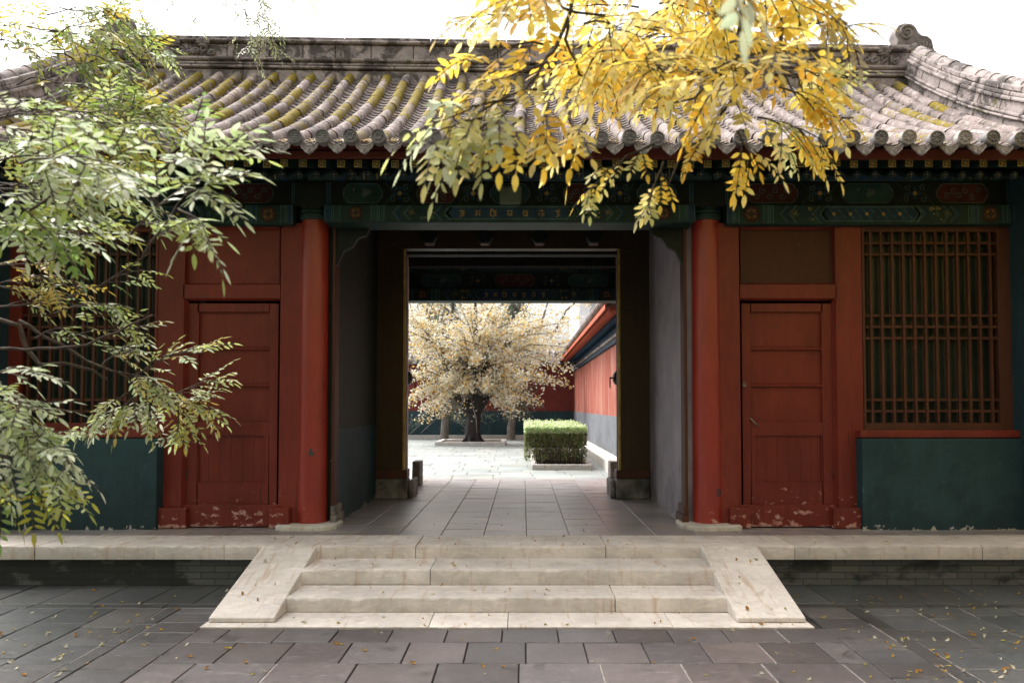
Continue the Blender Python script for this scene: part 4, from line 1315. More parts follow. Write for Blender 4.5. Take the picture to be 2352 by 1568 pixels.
def limb(mb, pts, r0, r1, n=7, sub=3, rr=R):
    pts = [Vector(p) for p in pts]; out = []
    for i in range(len(pts)-1):
        for k in range(sub):
            t = k/sub; out.append(pts[i].lerp(pts[i+1], t)+Vector((rr.gauss(0, 1), rr.gauss(0, 1), rr.gauss(0, 1)))*(pts[i+1]-pts[i]).length*.02)
    out.append(pts[-1])
    m = len(out)
    mb.tube(out, [r0+(r1-r0)*i/(m-1) for i in range(m)], n)
    return out

# the pale courtyard tree
RT = random.Random(33)
pt_ = empty('pale_leaved_tree', (TX, TY, RZ), 'pale-leaved spreading tree with a dark forked trunk seen through the gate', 'tree')
tk = MB(); lv = MB(); brn = MB()
trunk_top = Vector((TX+.05, TY, RZ+.95))
limb(tk, [(TX, TY, RZ-.02), (TX-.02, TY, RZ+.4), trunk_top], .25, .22, 12)
for k in range(7):
    t = 2*PI*k/7; tk.tube([(TX+.42*math.cos(t), TY+.42*math.sin(t), RZ), (TX+.22*math.cos(t), TY+.22*math.sin(t), RZ+.16), (TX+.1*math.cos(t), TY+.1*math.sin(t), RZ+.5)], [.03, .08, .10], 7)
tips = []
mains = [(-.95, -.1, 1.5), (.75, .2, 1.7), (.1, -.35, 2.1), (-.4, .3, 2.6), (.5, -.3, 2.9), (-1.2, -.2, 2.6), (1.1, .2, 2.6), (0, .2, 3.6)]
for (a, b, c) in mains:
    e = trunk_top+Vector((a, b, c)); mid = trunk_top+Vector((a*.6, b*.5, c*.38))
    limb(tk, [trunk_top-Vector((0, 0, .1)), mid, e], .15, .05, 8, 3, RT)
    for j in range(11):
        s0 = trunk_top.lerp(mid, .6) if j < 2 else mid.lerp(e, RT.random())
        d = Vector((RT.gauss(a*.5, .9), RT.gauss(-.25, .8), RT.gauss(.35, .6))).normalized()
        L = RT.uniform(.9, 2.4)
        p1 = s0+d*L*.5+Vector((0, 0, .08)); p2 = s0+d*L+Vector((0, 0, -.28*RT.random()))
        limb(brn, [s0, p1, p2], .026, .008, 5, 2, RT); tips.append((s0, p1, p2))
# low sweeping branches, as in the photograph
for (X, Y2, D) in ((960, 940, 23.0), (1000, 930, 22.6), (1050, 960, 22.4), (1150, 930, 22.6), (1235, 925, 22.8), (1185, 935, 22.5), (1300, 878, 23.2), (1310, 850, 23.4), (1280, 820, 23.4),
                   (945, 900, 23), (940, 860, 23.2), (915, 800, 23), (920, 730, 23), (930, 920, 22.8), (1325, 800, 23.4), (1330, 730, 23.4), (1010, 880, 22.5), (1060, 900, 22.3), (1130, 890, 22.3), (1200, 880, 22.5), (1240, 850, 22.8), (1180, 820, 22.6), (1100, 830, 22.3), (1030, 820, 22.4), (960, 800, 22.8),
                   (1290, 760, 23.4), (1250, 730, 23.4), (1200, 760, 22.8), (1120, 760, 22.5), (1040, 750, 22.5), (970, 740, 22.9), (1150, 710, 22.9), (1080, 700, 23)):
    e = P(X, Y2, D); s0 = trunk_top+Vector((0, 0, .5 if Y2 > 850 else 1.4)); 
    mid = s0.lerp(e, .55)+Vector((0, 0, .45))
    limb(brn, [s0, mid, e], .04, .007, 5, 3, RT); tips.append((mid.lerp(s0, .3), mid, e)); tips.append((mid, mid.lerp(e, .5), e+Vector((RT.uniform(-.2, .2), 0, RT.uniform(-.1, .1)))))
pal = [(.80, .78, .64), (.78, .73, .56), (.70, .71, .56), (.84, .82, .74), (.76, .55, .20), (.70, .44, .10), (.58, .55, .45), (.72, .68, .58), (.74, .60, .34)]
for (a, b, c) in tips:
    for _ in range(125):
        t = RT.random()
        q = a.lerp(b, t*2) if t < .5 else b.lerp(c, t*2-1)
        q = q+Vector((RT.gauss(0, .10), RT.gauss(0, .10), RT.gauss(-.02, .09)))
        if q.z < RZ+.62+.25*RT.random() or (abs(q.x-TX) < .7 and q.z < RZ+1.6 and RT.random() < .85): continue
        leafquad(lv, q, (RT.gauss(0, .7), RT.gauss(-.4, .7), RT.gauss(.5, .6)), RT.uniform(.07, .135), RT.uniform(.04, .07), (*RT.choice(pal), 1), RT)
tk.build('trunk', m_simple('wet_dark_bark', (.028, .024, .022), .85, .5, 12, .9, 30), pt_, smooth_angle=60); brn.build('branches', BARKGREY, pt_, fixn=False); lv.build('crown', LEAFBACK, pt_, attr=True, fixn=False)

# conifers behind it
def conifer(X, D, H, spread, name, label, rr):
    base = P(X, 1000, D); x = base.x
    e = empty(name, (x, D, RZ), label, 'tree', 'evergreens along the far courtyard wall')
    t = MB(); limb(t, [(x, D, RZ-.02), (x+.03, D, RZ+1.5), (x+.1, D, RZ+H)], .16, .04, 9, 3, rr)
    t.build('trunk', BARKGREY, e, smooth_angle=60)
    l = MB(); bq = MB()
    for k in range(95):
        z = RZ+1.2+(H-1.4)*rr.random(); a = rr.uniform(0, 6.28)
        sp = spread*(1-.55*(z-RZ)/H)*rr.uniform(.5, 1.1)
        tip = Vector((x+sp*math.cos(a), D+sp*math.sin(a)*.7, z-.35*sp*rr.uniform(.6, 1.6)))
        s0 = Vector((x, D, z))
        bq.tube([s0, s0.lerp(tip, .5)+Vector((0, 0, .05)), tip], [.02, .012, .004], 5)
        for _ in range(75):
            u = rr.uniform(.25, 1.05); q = s0.lerp(tip, u)+Vector((rr.gauss(0, .09), rr.gauss(0, .09), -abs(rr.gauss(0, .16))))
            g_ = rr.choice(((.13, .16, .11), (.20, .23, .17), (.26, .27, .21), (.10, .13, .08)))
            leafquad(l, q, (rr.gauss(0, 1), rr.gauss(-.3, 1), rr.gauss(.2, .6)), rr.uniform(.09, .17), .022, (*g_, 1), rr)
    bq.build('branches', BARKGREY, e, fixn=False); l.build('crown', NEEDLE, e, attr=True, fixn=False)
conifer(1020, 26.2, 6.5, 2.0, 'evergreen_tree', 'grey-green evergreen with drooping sprays left of the pale tree', random.Random(4))
conifer(1177, 26.4, 6.2, 1.3, 'evergreen_tree', 'slender grey-green evergreen behind the right of the pale tree', random.Random(5))
def backtree(X, D, H, spread, label, n, rr):
    x = P(X, 1000, D).x
    e = empty('broadleaf_tree', (x, D, RZ), label, 'tree', 'pale yellow trees beyond the courtyard wall')
    t = MB(); l = MB(); top = Vector((x, D, RZ+H*.35))
    limb(t, [(x, D, RZ-.02), (x+.1, D, RZ+H*.2), top], .22, .16, 9, 3, rr)
    for k in range(16):
        a = rr.uniform(0, 6.28); z = rr.uniform(.35, 1.0)*H
        tip = Vector((x+spread*math.cos(a)*rr.uniform(.4, 1), D+spread*.7*math.sin(a)*rr.uniform(.4, 1), RZ+z))
        mid = top.lerp(tip, .5)+Vector((0, 0, .3))
        limb(t, [top-Vector((0, 0, .2)), mid, tip], .09, .015, 6, 3, rr)
        for _ in range(n//16):
            u = rr.random()**.6; q = top.lerp(mid, u*2) if u < .5 else mid.lerp(tip, u*2-1)
            q = q+Vector((rr.gauss(0, .45), rr.gauss(0, .45), rr.gauss(-.1, .4)))
            leafquad(l, q, (rr.gauss(0, .7), rr.gauss(-.4, .7), rr.gauss(.4, .6)), rr.uniform(.10, .20), rr.uniform(.06, .1), (*rr.choice(pal[2:]), 1), rr)
    t.build('trunk', BARKGREY, e, smooth_angle=60); l.build('crown', LEAFBACK, e, attr=True, fixn=False)
backtree(960, 33, 9, 3.0, 'tall yellowing tree showing above the courtyard wall at the left of the gate opening', 5200, random.Random(6))
backtree(1215, 34, 9, 3.6, 'tall yellowing tree rising beyond the courtyard wall straight behind the pale tree', 8000, random.Random(7))

# pale apartment block far beyond
ab = empty('apartment_block', (9, 75, 0), 'pale multi-storey apartment block beyond the gallery roof', 'building')
m = MB(); 
AX0, AX1 = P(1330, 760, 75).x, P(1520, 760, 75).x
m.box(AX0, AX1, 75, 90, 0, 27); m.build('wall', APART, ab)
for f_ in range(1, 8):
    z = 3.2*f_
    for k in range(5):
        x = AX0+1.1+k*(AX1-AX0)/5
        q = MB(); q.box(x, x+1.7, 74.94, 75.02, z+.9, z+2.5); w_ = q.build('window', APARTDK, ab)
        q = MB(); q.box(x-.4, x+2.2, 74.2, 74.99, z-.1, z+.08); q.box(x-.4, x+2.2, 74.2, 74.28, z+.08, z+.9); q.build('balcony', APART, ab)

# ------------------------------------------------------------------ foreground trees
def leaflet(mb, p, d, nrm, L, W, col, curl):
    s = d.cross(nrm).normalized(); n = s.cross(d)
    dn = -n*curl
    b = p; m1 = p+d*L*.38-n*W*.10+dn*L*.05; m2 = p+d*L*.72-n*W*.08+dn*L*.16; t = p+d*L+dn*L*.34
    l1 = p+d*L*.22+s*W*.42+dn*L*.02; l2 = p+d*L*.52+s*W*.5+dn*L*.09; l3 = p+d*L*.82+s*W*.27+dn*L*.22
    r1 = p+d*L*.22-s*W*.42+dn*L*.02; r2 = p+d*L*.52-s*W*.5+dn*L*.09; r3 = p+d*L*.82-s*W*.27+dn*L*.22
    mb.add([tuple(x) for x in (b, m1, m2, t, l1, l2, l3, r1, r2, r3)],
           [(0, 1, 4), (4, 1, 2, 5), (5, 2, 6), (6, 2, 3), (0, 7, 1), (7, 8, 2, 1), (8, 9, 2), (9, 3, 2)], 0, col, True)
def jit(c, rr, a=.16):
    k = 1+rr.uniform(-a, a); return (min(.95, c[0]*k*(1+rr.uniform(-.06, .06))), min(.95, c[1]*k), min(.95, c[2]*k), 1)
ASP = .30
DS = .96
def pinnate(lm, wm, p, d, L, npair, ll, pal, rr, droop=.5):
    """one compound leaf: rachis with opposite leaflets and a terminal one"""
    d = d.normalized(); up = Vector((rr.gauss(0, .25), rr.gauss(-.1, .25), 1)).normalized()
    pts = [p]; dirs = [d]; q = p.copy(); dd = d.copy(); n = npair+1
    base = rr.choice(pal)
    for i in range(n):
        dd = (dd+Vector((0, 0, -droop/n))+Vector((rr.gauss(0, .03), rr.gauss(0, .03), rr.gauss(0, .03)))).normalized()
        q = q+dd*L/n; pts.append(q.copy()); dirs.append(dd.copy())
    wm.tube(pts, [.0016]*(len(pts)-1)+[.0008], 3, 0, (1,1,1,1), False)
    for i in range(1, len(pts)):
        dd = dirs[i]; s = dd.cross(up)
        s = s.normalized() if s.length > 1e-4 else Vector((1, 0, 0))
        nn = s.cross(dd).normalized()
        k = .72+.28*math.sin(PI*min(1, (i+.4)/(n+.2)))
        if i == len(pts)-1:
            leaflet(lm, pts[i], (dd+Vector((0, 0, -.2))).normalized(), nn, ll*1.1, ll*ASP*1.05, jit(base, rr), rr.uniform(0, .6)); continue
        for sg in (-1, 1):
            if rr.random() < .06: continue
            dl = (s*sg*rr.uniform(.75, 1.0)+dd*rr.uniform(.35, .75)+Vector((0, 0, rr.uniform(-.28, .12)))).normalized()
            nv = (nn+Vector((rr.gauss(0, .32), rr.gauss(0, .32), 0))).normalized()
            leaflet(lm, pts[i]+dl*.002, dl, nv, ll*k*rr.uniform(.7, 1.18), ll*k*rr.uniform(.9, 1.15)*ASP, jit(base, rr), rr.uniform(-.3, .95))
def spray(lm, wm, E, T, nsub, nleaf, ll, pal, rr, droop=.22, arch=.06, r=.0036, lenk=1.0, pairs=(3, 5), sub=.34, spread=1.0):
    """branchlet from E to T (picture x, picture y, distance) with side twigs that carry compound leaves"""
    a = P(E[0], E[1], E[2]*DS); b = P(T[0], T[1], T[2]*DS); L = (b-a).length
    pts = [a.lerp(b, t/6)+Vector((0, 0, arch*L*math.sin(PI*t/6)))+Vector((rr.gauss(0, 1), rr.gauss(0, 1), rr.gauss(0, 1)))*L*.012 for t in range(7)]
    wm.tube(pts, [r*(1-.75*i/6) for i in range(7)], 5)
    D = (b-a).normalized()
    for j in range(nsub):
        u = .12+.88*(j+rr.random()*.7)/nsub
        i = min(5, int(u*6)); q = pts[i].lerp(pts[i+1], u*6-i)
        sg = 1 if j % 2 else -1
        side = D.cross(Vector((0, 0, 1))); side = side.normalized() if side.length > .1 else Vector((1, 0, 0))
        vert = side.cross(D)
        d = (D*rr.uniform(.5, 1.0)+side*sg*rr.uniform(.1, .7)*spread+vert*rr.uniform(-.5, .6)*spread).normalized()
        l2 = min(sub*L, .38)*rr.uniform(.5, 1.1)*(1.05-u*.5)
        e = q+d*l2+Vector((0, 0, -.12*l2))
        wm.tube([q, q.lerp(e, .5)+Vector((0, 0, .03*l2)), e], [r*.4, r*.3, r*.18], 4)
        for k in range(nleaf):
            v = (k+.6)/nleaf; s2 = 1 if k % 2 else -1
            w = q.lerp(e, v)
            ld = (d*rr.uniform(.4, 1.0)+side*s2*rr.uniform(.2, .9)+vert*rr.uniform(-.6, .35)+Vector((0, 0, -.15))).normalized()
            if k == nleaf-1: ld = (d+Vector((rr.gauss(0, .15), rr.gauss(0, .15), -.25))).normalized()
            npair = rr.randint(*pairs)
            pinnate(lm, wm, w, ld, ll*(.62*npair+.4)*lenk, npair, ll, pal, rr, droop)

GRN = [(.26, .37, .07), (.34, .44, .11), (.41, .49, .15), (.47, .54, .2), (.42, .45, .1), (.19, .31, .07)]
PALE = [(.52, .58, .38), (.60, .64, .48), (.45, .53, .3), (.56, .62, .4), (.38, .47, .22)]
MIX = GRN+[(.55, .46, .06), (.60, .44, .06), (.50, .46, .10), (.58, .48, .1)]
YEL = [(.89, .66, .11), (.90, .70, .15), (.87, .60, .08), (.90, .74, .24), (.78, .47, .06), (.90, .77, .32)]
YGR = [(.56, .58, .22), (.62, .60, .26), (.68, .60, .2), (.52, .55, .25)]
LGREEN = GRN[1:5]+YGR

RL = random.Random(77)
lt_ = empty('green_locust_tree', (-3.9, 2.6, 0), 'leaning tree with feathery green and yellowing leaves at the left', 'tree')
lm = MB(); wm = MB(); tkm = MB()
# trunk (outside the picture) and main limbs
limb(tkm, [(-3.9, 2.6, -.03), (-3.85, 2.6, 1.2), (-3.6, 2.7, 2.4)], .17, .12, 10, 3, RL)
for tgt in ((-100, -150, 3.3), (-80, 350, 2.4), (-60, 700, 2.9), (-120, 900, 2.3), (-100, 520, 2.0), (200, -160, 5.4)):
    e = P(*tgt); s0 = Vector((-3.6, 2.7, 2.35 if tgt[1] < 500 else 1.5)) if tgt[1] < 900 else Vector((-3.86, 2.6, 1.0))
    limb(tkm, [s0, s0.lerp(e, .5)+Vector((0, 0, .15)), e], .07, .02, 7, 3, RL)
# visible bare branches
def bare(path, r0, r1): limb(wm, [P(q[0], q[1], q[2]*DS) for q in path], r0*.85, r1, 6, 3, RL)
bare([(-60, 700, 2.9), (0, 735, 2.9), (45, 745, 2.9), (60, 800, 2.9), (92, 836, 2.9), (150, 833, 2.9), (215, 850, 2.95), (245, 870, 3)], .012, .005)
bare([(45, 735, 2.95), (115, 775, 2.95), (200, 828, 3), (275, 855, 3), (330, 890, 3), (430, 960, 3.05)], .008, .003)
bare([(0, 800, 2.8), (90, 800, 2.8), (200, 790, 2.8), (300, 745, 2.85), (350, 722, 2.9)], .008, .003)
bare([(0, 700, 3), (120, 695, 3), (230, 655, 3), (345, 580, 3)], .006, .002)
# top left mass
for i in range(14):
    ex, ey = RL.uniform(-120, 120), RL.uniform(-120, 330)
    D = RL.uniform(2.7, 3.6)
    spray(lm, wm, (ex, ey, D), (ex+RL.uniform(120, 260), ey+RL.uniform(-60, 90), D+RL.uniform(-.3, .3)), 6, 3, .040, MIX, RL)
for E, T in (((150, 190, 2.9), (390, 285, 2.8)), ((60, 230, 2.7), (330, 330, 2.7)), ((180, 60, 3.4), (380, 120, 3.4)), ((100, 300, 2.6), (440, 300, 2.5)), ((180, 300, 2.8), (420, 255, 2.8)), ((200, 120, 3.0), (340, 220, 2.9)), ((120, 120, 3.2), (290, 190, 3.2)), ((60, 60, 3.3), (260, 120, 3.3)), ((140, 20, 3.5), (330, 60, 3.5)), ((90, 180, 3.0), (300, 250, 3.0)), ((20, 240, 2.9), (220, 300, 2.9)), ((200, 200, 3.1), (380, 240, 3.1))):
    spray(lm, wm, E, T, 8, 3, .036, GRN+[(.5, .43, .08)], RL)
# sprigs hanging in front of the sky
for E, T in (((250, -60, 5.4), (360, 90, 5.2)), ((330, -40, 5.6), (450, 30, 5.4)), ((470, -60, 5.6), (560, 20, 5.5)), ((560, -60, 5.4), (620, 60, 5.2)), ((560, 0, 5.2), (580, 150, 5.0)), ((600, 30, 5.2), (630, 110, 5.1)), ((250, 60, 5.2), (390, 140, 5.2))):
    spray(lm, wm, E, T, 5, 3, .036, [(.34, .38, .2), (.42, .42, .26), (.3, .34, .16)], RL)
# big pale near sprays
for E, T, n in (((-60, 290, 2.0), (150, 265, 1.95), 5), ((-60, 390, 1.9), (190, 350, 1.85), 5), ((60, 480, 1.9), (270, 390, 1.85), 5), ((330, 590, 1.8), (440, 430, 1.8), 2), ((430, 440, 1.8), (510, 335, 1.75), 3), ((360, 400, 1.75), (450, 335, 1.7), 3),
                ((430, 440, 1.8), (480, 440, 1.75), 2), ((300, 540, 1.85), (390, 460, 1.8), 2), ((410, 480, 1.8), (470, 520, 1.75), 2)):
    spray(lm, wm, E, T, n, 3, .039, PALE+GRN[2:4], RL)
for i in range(4):
    ex, ey = RL.uniform(-100, 60), RL.uniform(320, 500); D = RL.uniform(1.7, 2.2)
    spray(lm, wm, (ex, ey, D), (ex+RL.uniform(140, 270), ey+RL.uniform(-50, 60), D+RL.uniform(-.15, .1)), 6, 3, .038, PALE[:4]+GRN, RL)
for i in range(7):
    ex, ey = RL.uniform(-100, 40), RL.uniform(310, 500); D = RL.uniform(2.5, 3.2)
    spray(lm, wm, (ex, ey, D), (ex+RL.uniform(170, 330), ey+RL.uniform(-40, 70), D+RL.uniform(-.2, .2)), 6, 3, .038, GRN+MIX[-2:], RL)
for i in range(4):
    ex, ey = RL.uniform(-60, 60), RL.uniform(610, 660); D = 3.0
    spray(lm, wm, (ex, ey, D), (ex+150, ey+RL.uniform(-20, 50), D), 4, 2, .036, [(.5, .36, .05), (.55, .42, .1), (.4, .4, .12)], RL)
# middle sprigs
for E, T, n in (((120, 720, 2.95), (270, 700, 2.9), 4), ((150, 780, 2.95), (330, 760, 2.9), 5), ((20, 700, 3), (110, 690, 3), 3), ((230, 655, 3), (330, 620, 3), 3), ((80, 775, 2.9), (140, 750, 2.9), 2), ((200, 690, 3), (290, 740, 3), 4)):
    spray(lm, wm, E, T, n, 2, .034, PALE[2:]+GRN[2:]+[(.5, .42, .08)], RL)
# the long low branch in front of the left door
for E, T, n in (((230, 840, 3), (310, 790, 3), 4), ((270, 855, 3), (360, 880, 3), 6), ((300, 870, 3), (420, 810, 3.05), 3), ((330, 880, 3), (420, 940, 3.05), 6), ((370, 920, 3.05), (500, 870, 3.1), 4), ((390, 930, 3.05), (480, 930, 3.1), 4),
                ((300, 900, 3), (200, 970, 2.95), 5), ((330, 900, 3), (250, 960, 2.95), 4), ((350, 910, 3), (340, 960, 3), 3), ((410, 940, 3.05), (410, 990, 3.05), 3), ((370, 820, 3), (470, 812, 3.05), 2)):
    spray(lm, wm, E, T, n, 3, .036, PALE+GRN[2:5]+YGR+[(.56, .44, .1)], RL, r=.004)
# low left sprays
for E, T, n in (((-80, 860, 2.3), (70, 870, 2.2), 4), ((-80, 920, 2.2), (90, 940, 2.15), 5), ((-60, 980, 2.2), (130, 1020, 2.15), 6), ((-60, 1020, 2.2), (175, 1060, 2.15), 6), ((-40, 1040, 2.2), (130, 1100, 2.2), 5), ((-60, 900, 2.25), (50, 970, 2.2), 4), ((0, 960, 2.2), (110, 985, 2.2), 4)):
    spray(lm, wm, E, T, n, 3, .037, PALE+PALE+GRN[2:4], RL)
for E, T, n in (((60, 1060, 2.2), (75, 1150, 2.2), 3), ((90, 1080, 2.2), (150, 1130, 2.2), 2), ((-30, 1080, 2.2), (20, 1150, 2.2), 2)):
    spray(lm, wm, E, T, n, 2, .038, [(.36, .42, .08), (.42, .42, .06), (.22, .34, .1)], RL)
# a near leaf or two at the top edge
spray(lm, wm, (620, -110, 1.3), (690, -50, 1.3), 1, 2, .04, PALE, RL, pairs=(2, 3))
# unseen crown leaves, enlarged and thickened to hold back sky light
def unseen_crown(lm, wm, n, cx, cy, cz, rx, ry, rz, pal, rr, ll=.05):
    k = 0
    while k < n:
        u = Vector((rr.gauss(0, .5), rr.gauss(0, .5), rr.gauss(0, .5)))
        p = Vector((cx+u.x*rx, cy+u.y*ry, cz+u.z*rz))
        pp = proj(p)
        k += 1
        if p.z < 1.6: continue
        mg = 740*ll*7/max(p.y, .3)/K
        if -1.2 < p.y < .6 and abs(p.x) < 1.5 and p.z < 3: continue
        if pp and p.y > -.2 and -120-mg < pp[0] < 2472+mg and pp[1] > -150-mg: continue
        d = Vector((rr.gauss(0, 1), rr.gauss(0, 1), rr.gauss(0, .5)-.2)).normalized()
        for _ in range(3):
            d2 = (d+Vector((rr.gauss(0, .6), rr.gauss(0, .6), rr.gauss(0, .4)))).normalized()
            pinnate(lm, wm, p, d2, ll*3.2, 3, ll*1.25, pal, rr)
unseen_crown(lm, wm, 160, -4.2, 3.0, 3.9, 2.4, 2.4, 1.6, GRN, RL)
unseen_crown(lm, wm, 1100, -5.0, -2.2, 5.0, 5.0, 3.0, 3.6, GRN, RL, .15)  # oversized leaves behind the camera, added to dim the facade
unseen_crown(lm, wm, 600, -7.0, 3.6, 3.6, 2.2, 3.0, 2.6, GRN, RL, .11)
lm.build('crown', LEAF, lt_, attr=True, fixn=False); wm.build('branches', BARKRED, lt_, fixn=False); tkm.build('trunk', BARK, lt_, smooth_angle=60)

ASP = .40; DS = .90
RY_ = random.Random(91)
yt = empty('yellow_locust_tree', (3.6, .7, 0), 'golden yellow autumn tree whose branches hang down in front of the roof', 'tree')
lm = MB(); wm = MB(); tkm = MB()
limb(tkm, [(3.6, .7, -.03), (3.55, .75, 1.6), (3.3, .9, 3.0)], .18, .12, 10, 3, RY_)
hub = P(1700, -260, 2.3)
limb(tkm, [(3.3, .9, 2.95), (2.4, 1.6, 3.4), hub], .09, .03, 8, 3, RY_)
limb(tkm, [hub, P(1450, -200, 2.2), P(1250, -120, 2.0)], .03, .014, 7, 3, RY_)
limb(tkm, [(3.55, .75, 2.0), (3.7, 1.5, 3.2), (4.4, 2.6, 4.3)], .08, .03, 7, 3, RY_)
def bare(path, r0, r1): limb(wm, [P(q[0], q[1], q[2]*DS) for q in path], r0*.8, r1, 6, 3, RY_)
bare([(1340, -150, 2.1), (1310, 20, 2.1), (1275, 110, 2.05), (1250, 140, 2.0), (1190, 230, 1.9), (1130, 290, 1.8), (1010, 330, 1.75)], .008, .002)
bare([(1310, 20, 2.1), (1300, 90, 2.15), (1330, 170, 2.2), (1345, 180, 2.2)], .006, .003)
bare([(1725, -150, 2.2), (1705, 30, 2.2), (1690, 150, 2.2), (1680, 230, 2.2), (1630, 300, 2.2), (1560, 360, 2.2), (1530, 440, 2.2)], .010, .002)
bare([(1640, -150, 2.3), (1640, 60, 2.3), (1665, 150, 2.3), (1590, 230, 2.3), (1480, 250, 2.3)], .007, .002)
bare([(1800, -150, 2.4), (1790, 100, 2.4), (1800, 180, 2.4), (1860, 260, 2.35), (1960, 270, 2.35)], .006, .002)
bare([(1250, -60, 2.1), (1290, 20, 2.1), (1390, 35, 2.1)], .006, .003)
# dense golden mass
for i in range(27):
    ex, ey = RY_.uniform(1240, 1830), RY_.uniform(-130, 120); D = RY_.uniform(1.9, 2.9)
    side = 1 if RY_.random() < .3+.4*(ex-1230)/600 else -1
    spray(lm, wm, (ex, ey, D), (ex+side*RY_.uniform(60, 190), ey+RY_.uniform(-30, 90), D+RY_.uniform(-.3, .3)), 5, 3, .038, YEL+(YGR[:2] if RY_.random() < .25 else []), RY_, droop=.35, sub=.5)
for i in range(7):
    ex, ey = RY_.uniform(1400, 1760), RY_.uniform(120, 190); D = RY_.uniform(2.0, 2.8)
    spray(lm, wm, (ex, ey, D), (ex+RY_.uniform(-120, 120), ey+RY_.uniform(10, 60), D+RY_.uniform(-.2, .2)), 4, 3, .038, YEL+[(.66, .58, .2)], RY_, droop=.35, sub=.5)
for E, T, n, pal, ll in (((1250, 100, 2.0), (1080, 150, 1.9), 5, YEL, .036), ((1200, 40, 2.1), (1080, 40, 2.1), 5, YEL+YGR, .034), ((1260, 140, 1.9), (1060, 250, 1.8), 5, YEL+YGR[:2], .037), ((1230, 200, 1.85), (1050, 300, 1.75), 5, YGR+YEL[:2], .037),
                    ((1180, 230, 1.8), (990, 290, 1.7), 4, YGR+PALE[:2], .038), ((1110, 270, 1.75), (965, 325, 1.65), 3, YGR+PALE[:2], .038), ((1150, 270, 1.75), (1040, 345, 1.7), 2, YGR, .038), ((1200, 270, 1.8), (1140, 330, 1.75), 2, YGR+YEL[:2], .038),
                    ((1260, 240, 1.85), (1240, 325, 1.8), 3, YEL, .038), ((1350, 270, 1.9), (1330, 320, 1.9), 3, YEL, .037), ((1500, 330, 2.2), (1340, 450, 2.2), 5, YGR+YEL[:1], .026), ((1525, 370, 2.2), (1488, 485, 2.2), 3, YGR+YEL, .028), 
                    ((1640, 290, 2.2), (1600, 350, 2.2), 3, YEL, .030), ((1690, 300, 2.2), (1735, 385, 2.2), 3, YEL, .034), ((1740, 270, 2.2), (1820, 300, 2.2), 4, YEL+YGR, .034), ((1790, 280, 2.3), (1900, 330, 2.3), 4, YEL, .034), ((1740, 320, 2.6), (1830, 345, 2.6), 3, YGR, .026),
                    ((1820, 180, 2.4), (1960, 180, 2.4), 4, YGR+YEL, .032), ((1830, 60, 2.3), (1960, 60, 2.2), 4, YEL+PALE[2:3], .033), ((1840, -20, 2.2), (1975, 90, 2.1), 3, [(.42, .36, .25), (.5, .42, .2)], .036), ((1850, 140, 2.4), (1930, 130, 2.4), 3, YGR, .034), ((1780, 200, 2.3), (1930, 270, 2.3), 6, YEL+YGR, .033), ((1760, 150, 2.3), (1890, 200, 2.3), 5, YEL, .034)):
    spray(lm, wm, E, T, n, 2, ll, pal, RY_, droop=.45)
# two leaves close to the lens
spray(lm, wm, (1680, -120, .85), (1620, 10, .8), 1, 2, .036, PALE[:2]+YGR[:1], RY_, sub=.3, pairs=(1, 2))

unseen_crown(lm, wm, 150, 3.4, 1.8, 4.2, 2.6, 2.0, 1.5, YEL, RY_)
unseen_crown(lm, wm, 1400, 4.4, -2.2, 5.0, 5.4, 3.0, 3.6, YEL+YGR, RY_, .15)  # oversized unseen leaves, added to cut sky light on the facade
unseen_crown(lm, wm, 1000, 6.8, 3.8, 3.6, 2.2, 3.0, 3.0, YEL+YGR, RY_, .11)  # unseen side leaves, added to darken the right bay
unseen_crown(lm, wm, 450, 6.2, 4.6, 5.2, 2.0, 2.2, 1.4, YEL+YGR, RY_)
lm.build('crown', LEAFY, yt, attr=True, fixn=False); wm.build('branches', BARK, yt, fixn=False); tkm.build('trunk', BARK, yt, smooth_angle=60)

# ------------------------------------------------------------------ fallen leaves
RF = random.Random(15)
def leaf_mesh(i, col):
    m = MB(); L = .042; W = .02
    c = RF.uniform(.0, .012); e = RF.uniform(0, .014)
    vs = [(0, -L/2, .001), (W*.42, -L*.22, .003+e), (W*.5, L*.05, .002+e), (W*.27, L*.3, .004+c), (0, L/2, .003+c), (-W*.27, L*.3, .003+c+e*.5), (-W*.5, L*.05, .002+e*.6), (-W*.42, -L*.22, .002), (0, -L*.1, .0005), (0, L*.25, .002)]
    m.add(vs, [(0, 1, 8), (1, 2, 9, 8), (2, 3, 9), (3, 4, 9), (0, 8, 7), (7, 8, 9, 6), (6, 9, 5), (5, 9, 4)], 0, (*col, 1), True)
    return m.build('fallen_leaf', LEAFY, attr=True, fixn=False)
protos = [leaf_mesh(i, c) for i, c in enumerate(((.44, .28, .05), (.48, .35, .08), (.52, .48, .32), (.36, .18, .04), (.54, .50, .38), (.36, .32, .10)))]
firsts = set()
def drop(x, y, z, label, group, tilt=None, s=1.0):
    i = RF.randrange(len(protos)); o = protos[i]
    if i in firsts:
        o = o.copy(); COL.objects.link(o)
    firsts.add(i)
    o.location = (x, y, z); o.rotation_euler = tilt if tilt else (RF.uniform(-.15, .15), RF.uniform(-.2, .2), RF.uniform(0, 6.28))
    if tilt: o.rotation_euler[2] = RF.uniform(-.5, .5)
    k = s*RF.uniform(.5, 1.15); o.scale = (k, k, k)
    tag(o, label, 'leaf', group)
n = 0
while n < 105:
    X, Y2 = RF.uniform(1780, 2352), RF.uniform(1350, 1568)
    if RF.random() > .45+(X-1780)/1100: continue
    py = Y2*K-405; D = 1.55*740/py; p = P(X, Y2, D)
    if p.x < 2.16 or p.y > 6.35: continue
    drop(p.x, p.y, .004, 'small fallen leaf on the dark paving to the right of the steps', 'fallen leaves on the paving right of the steps'); n += 1
n = 0
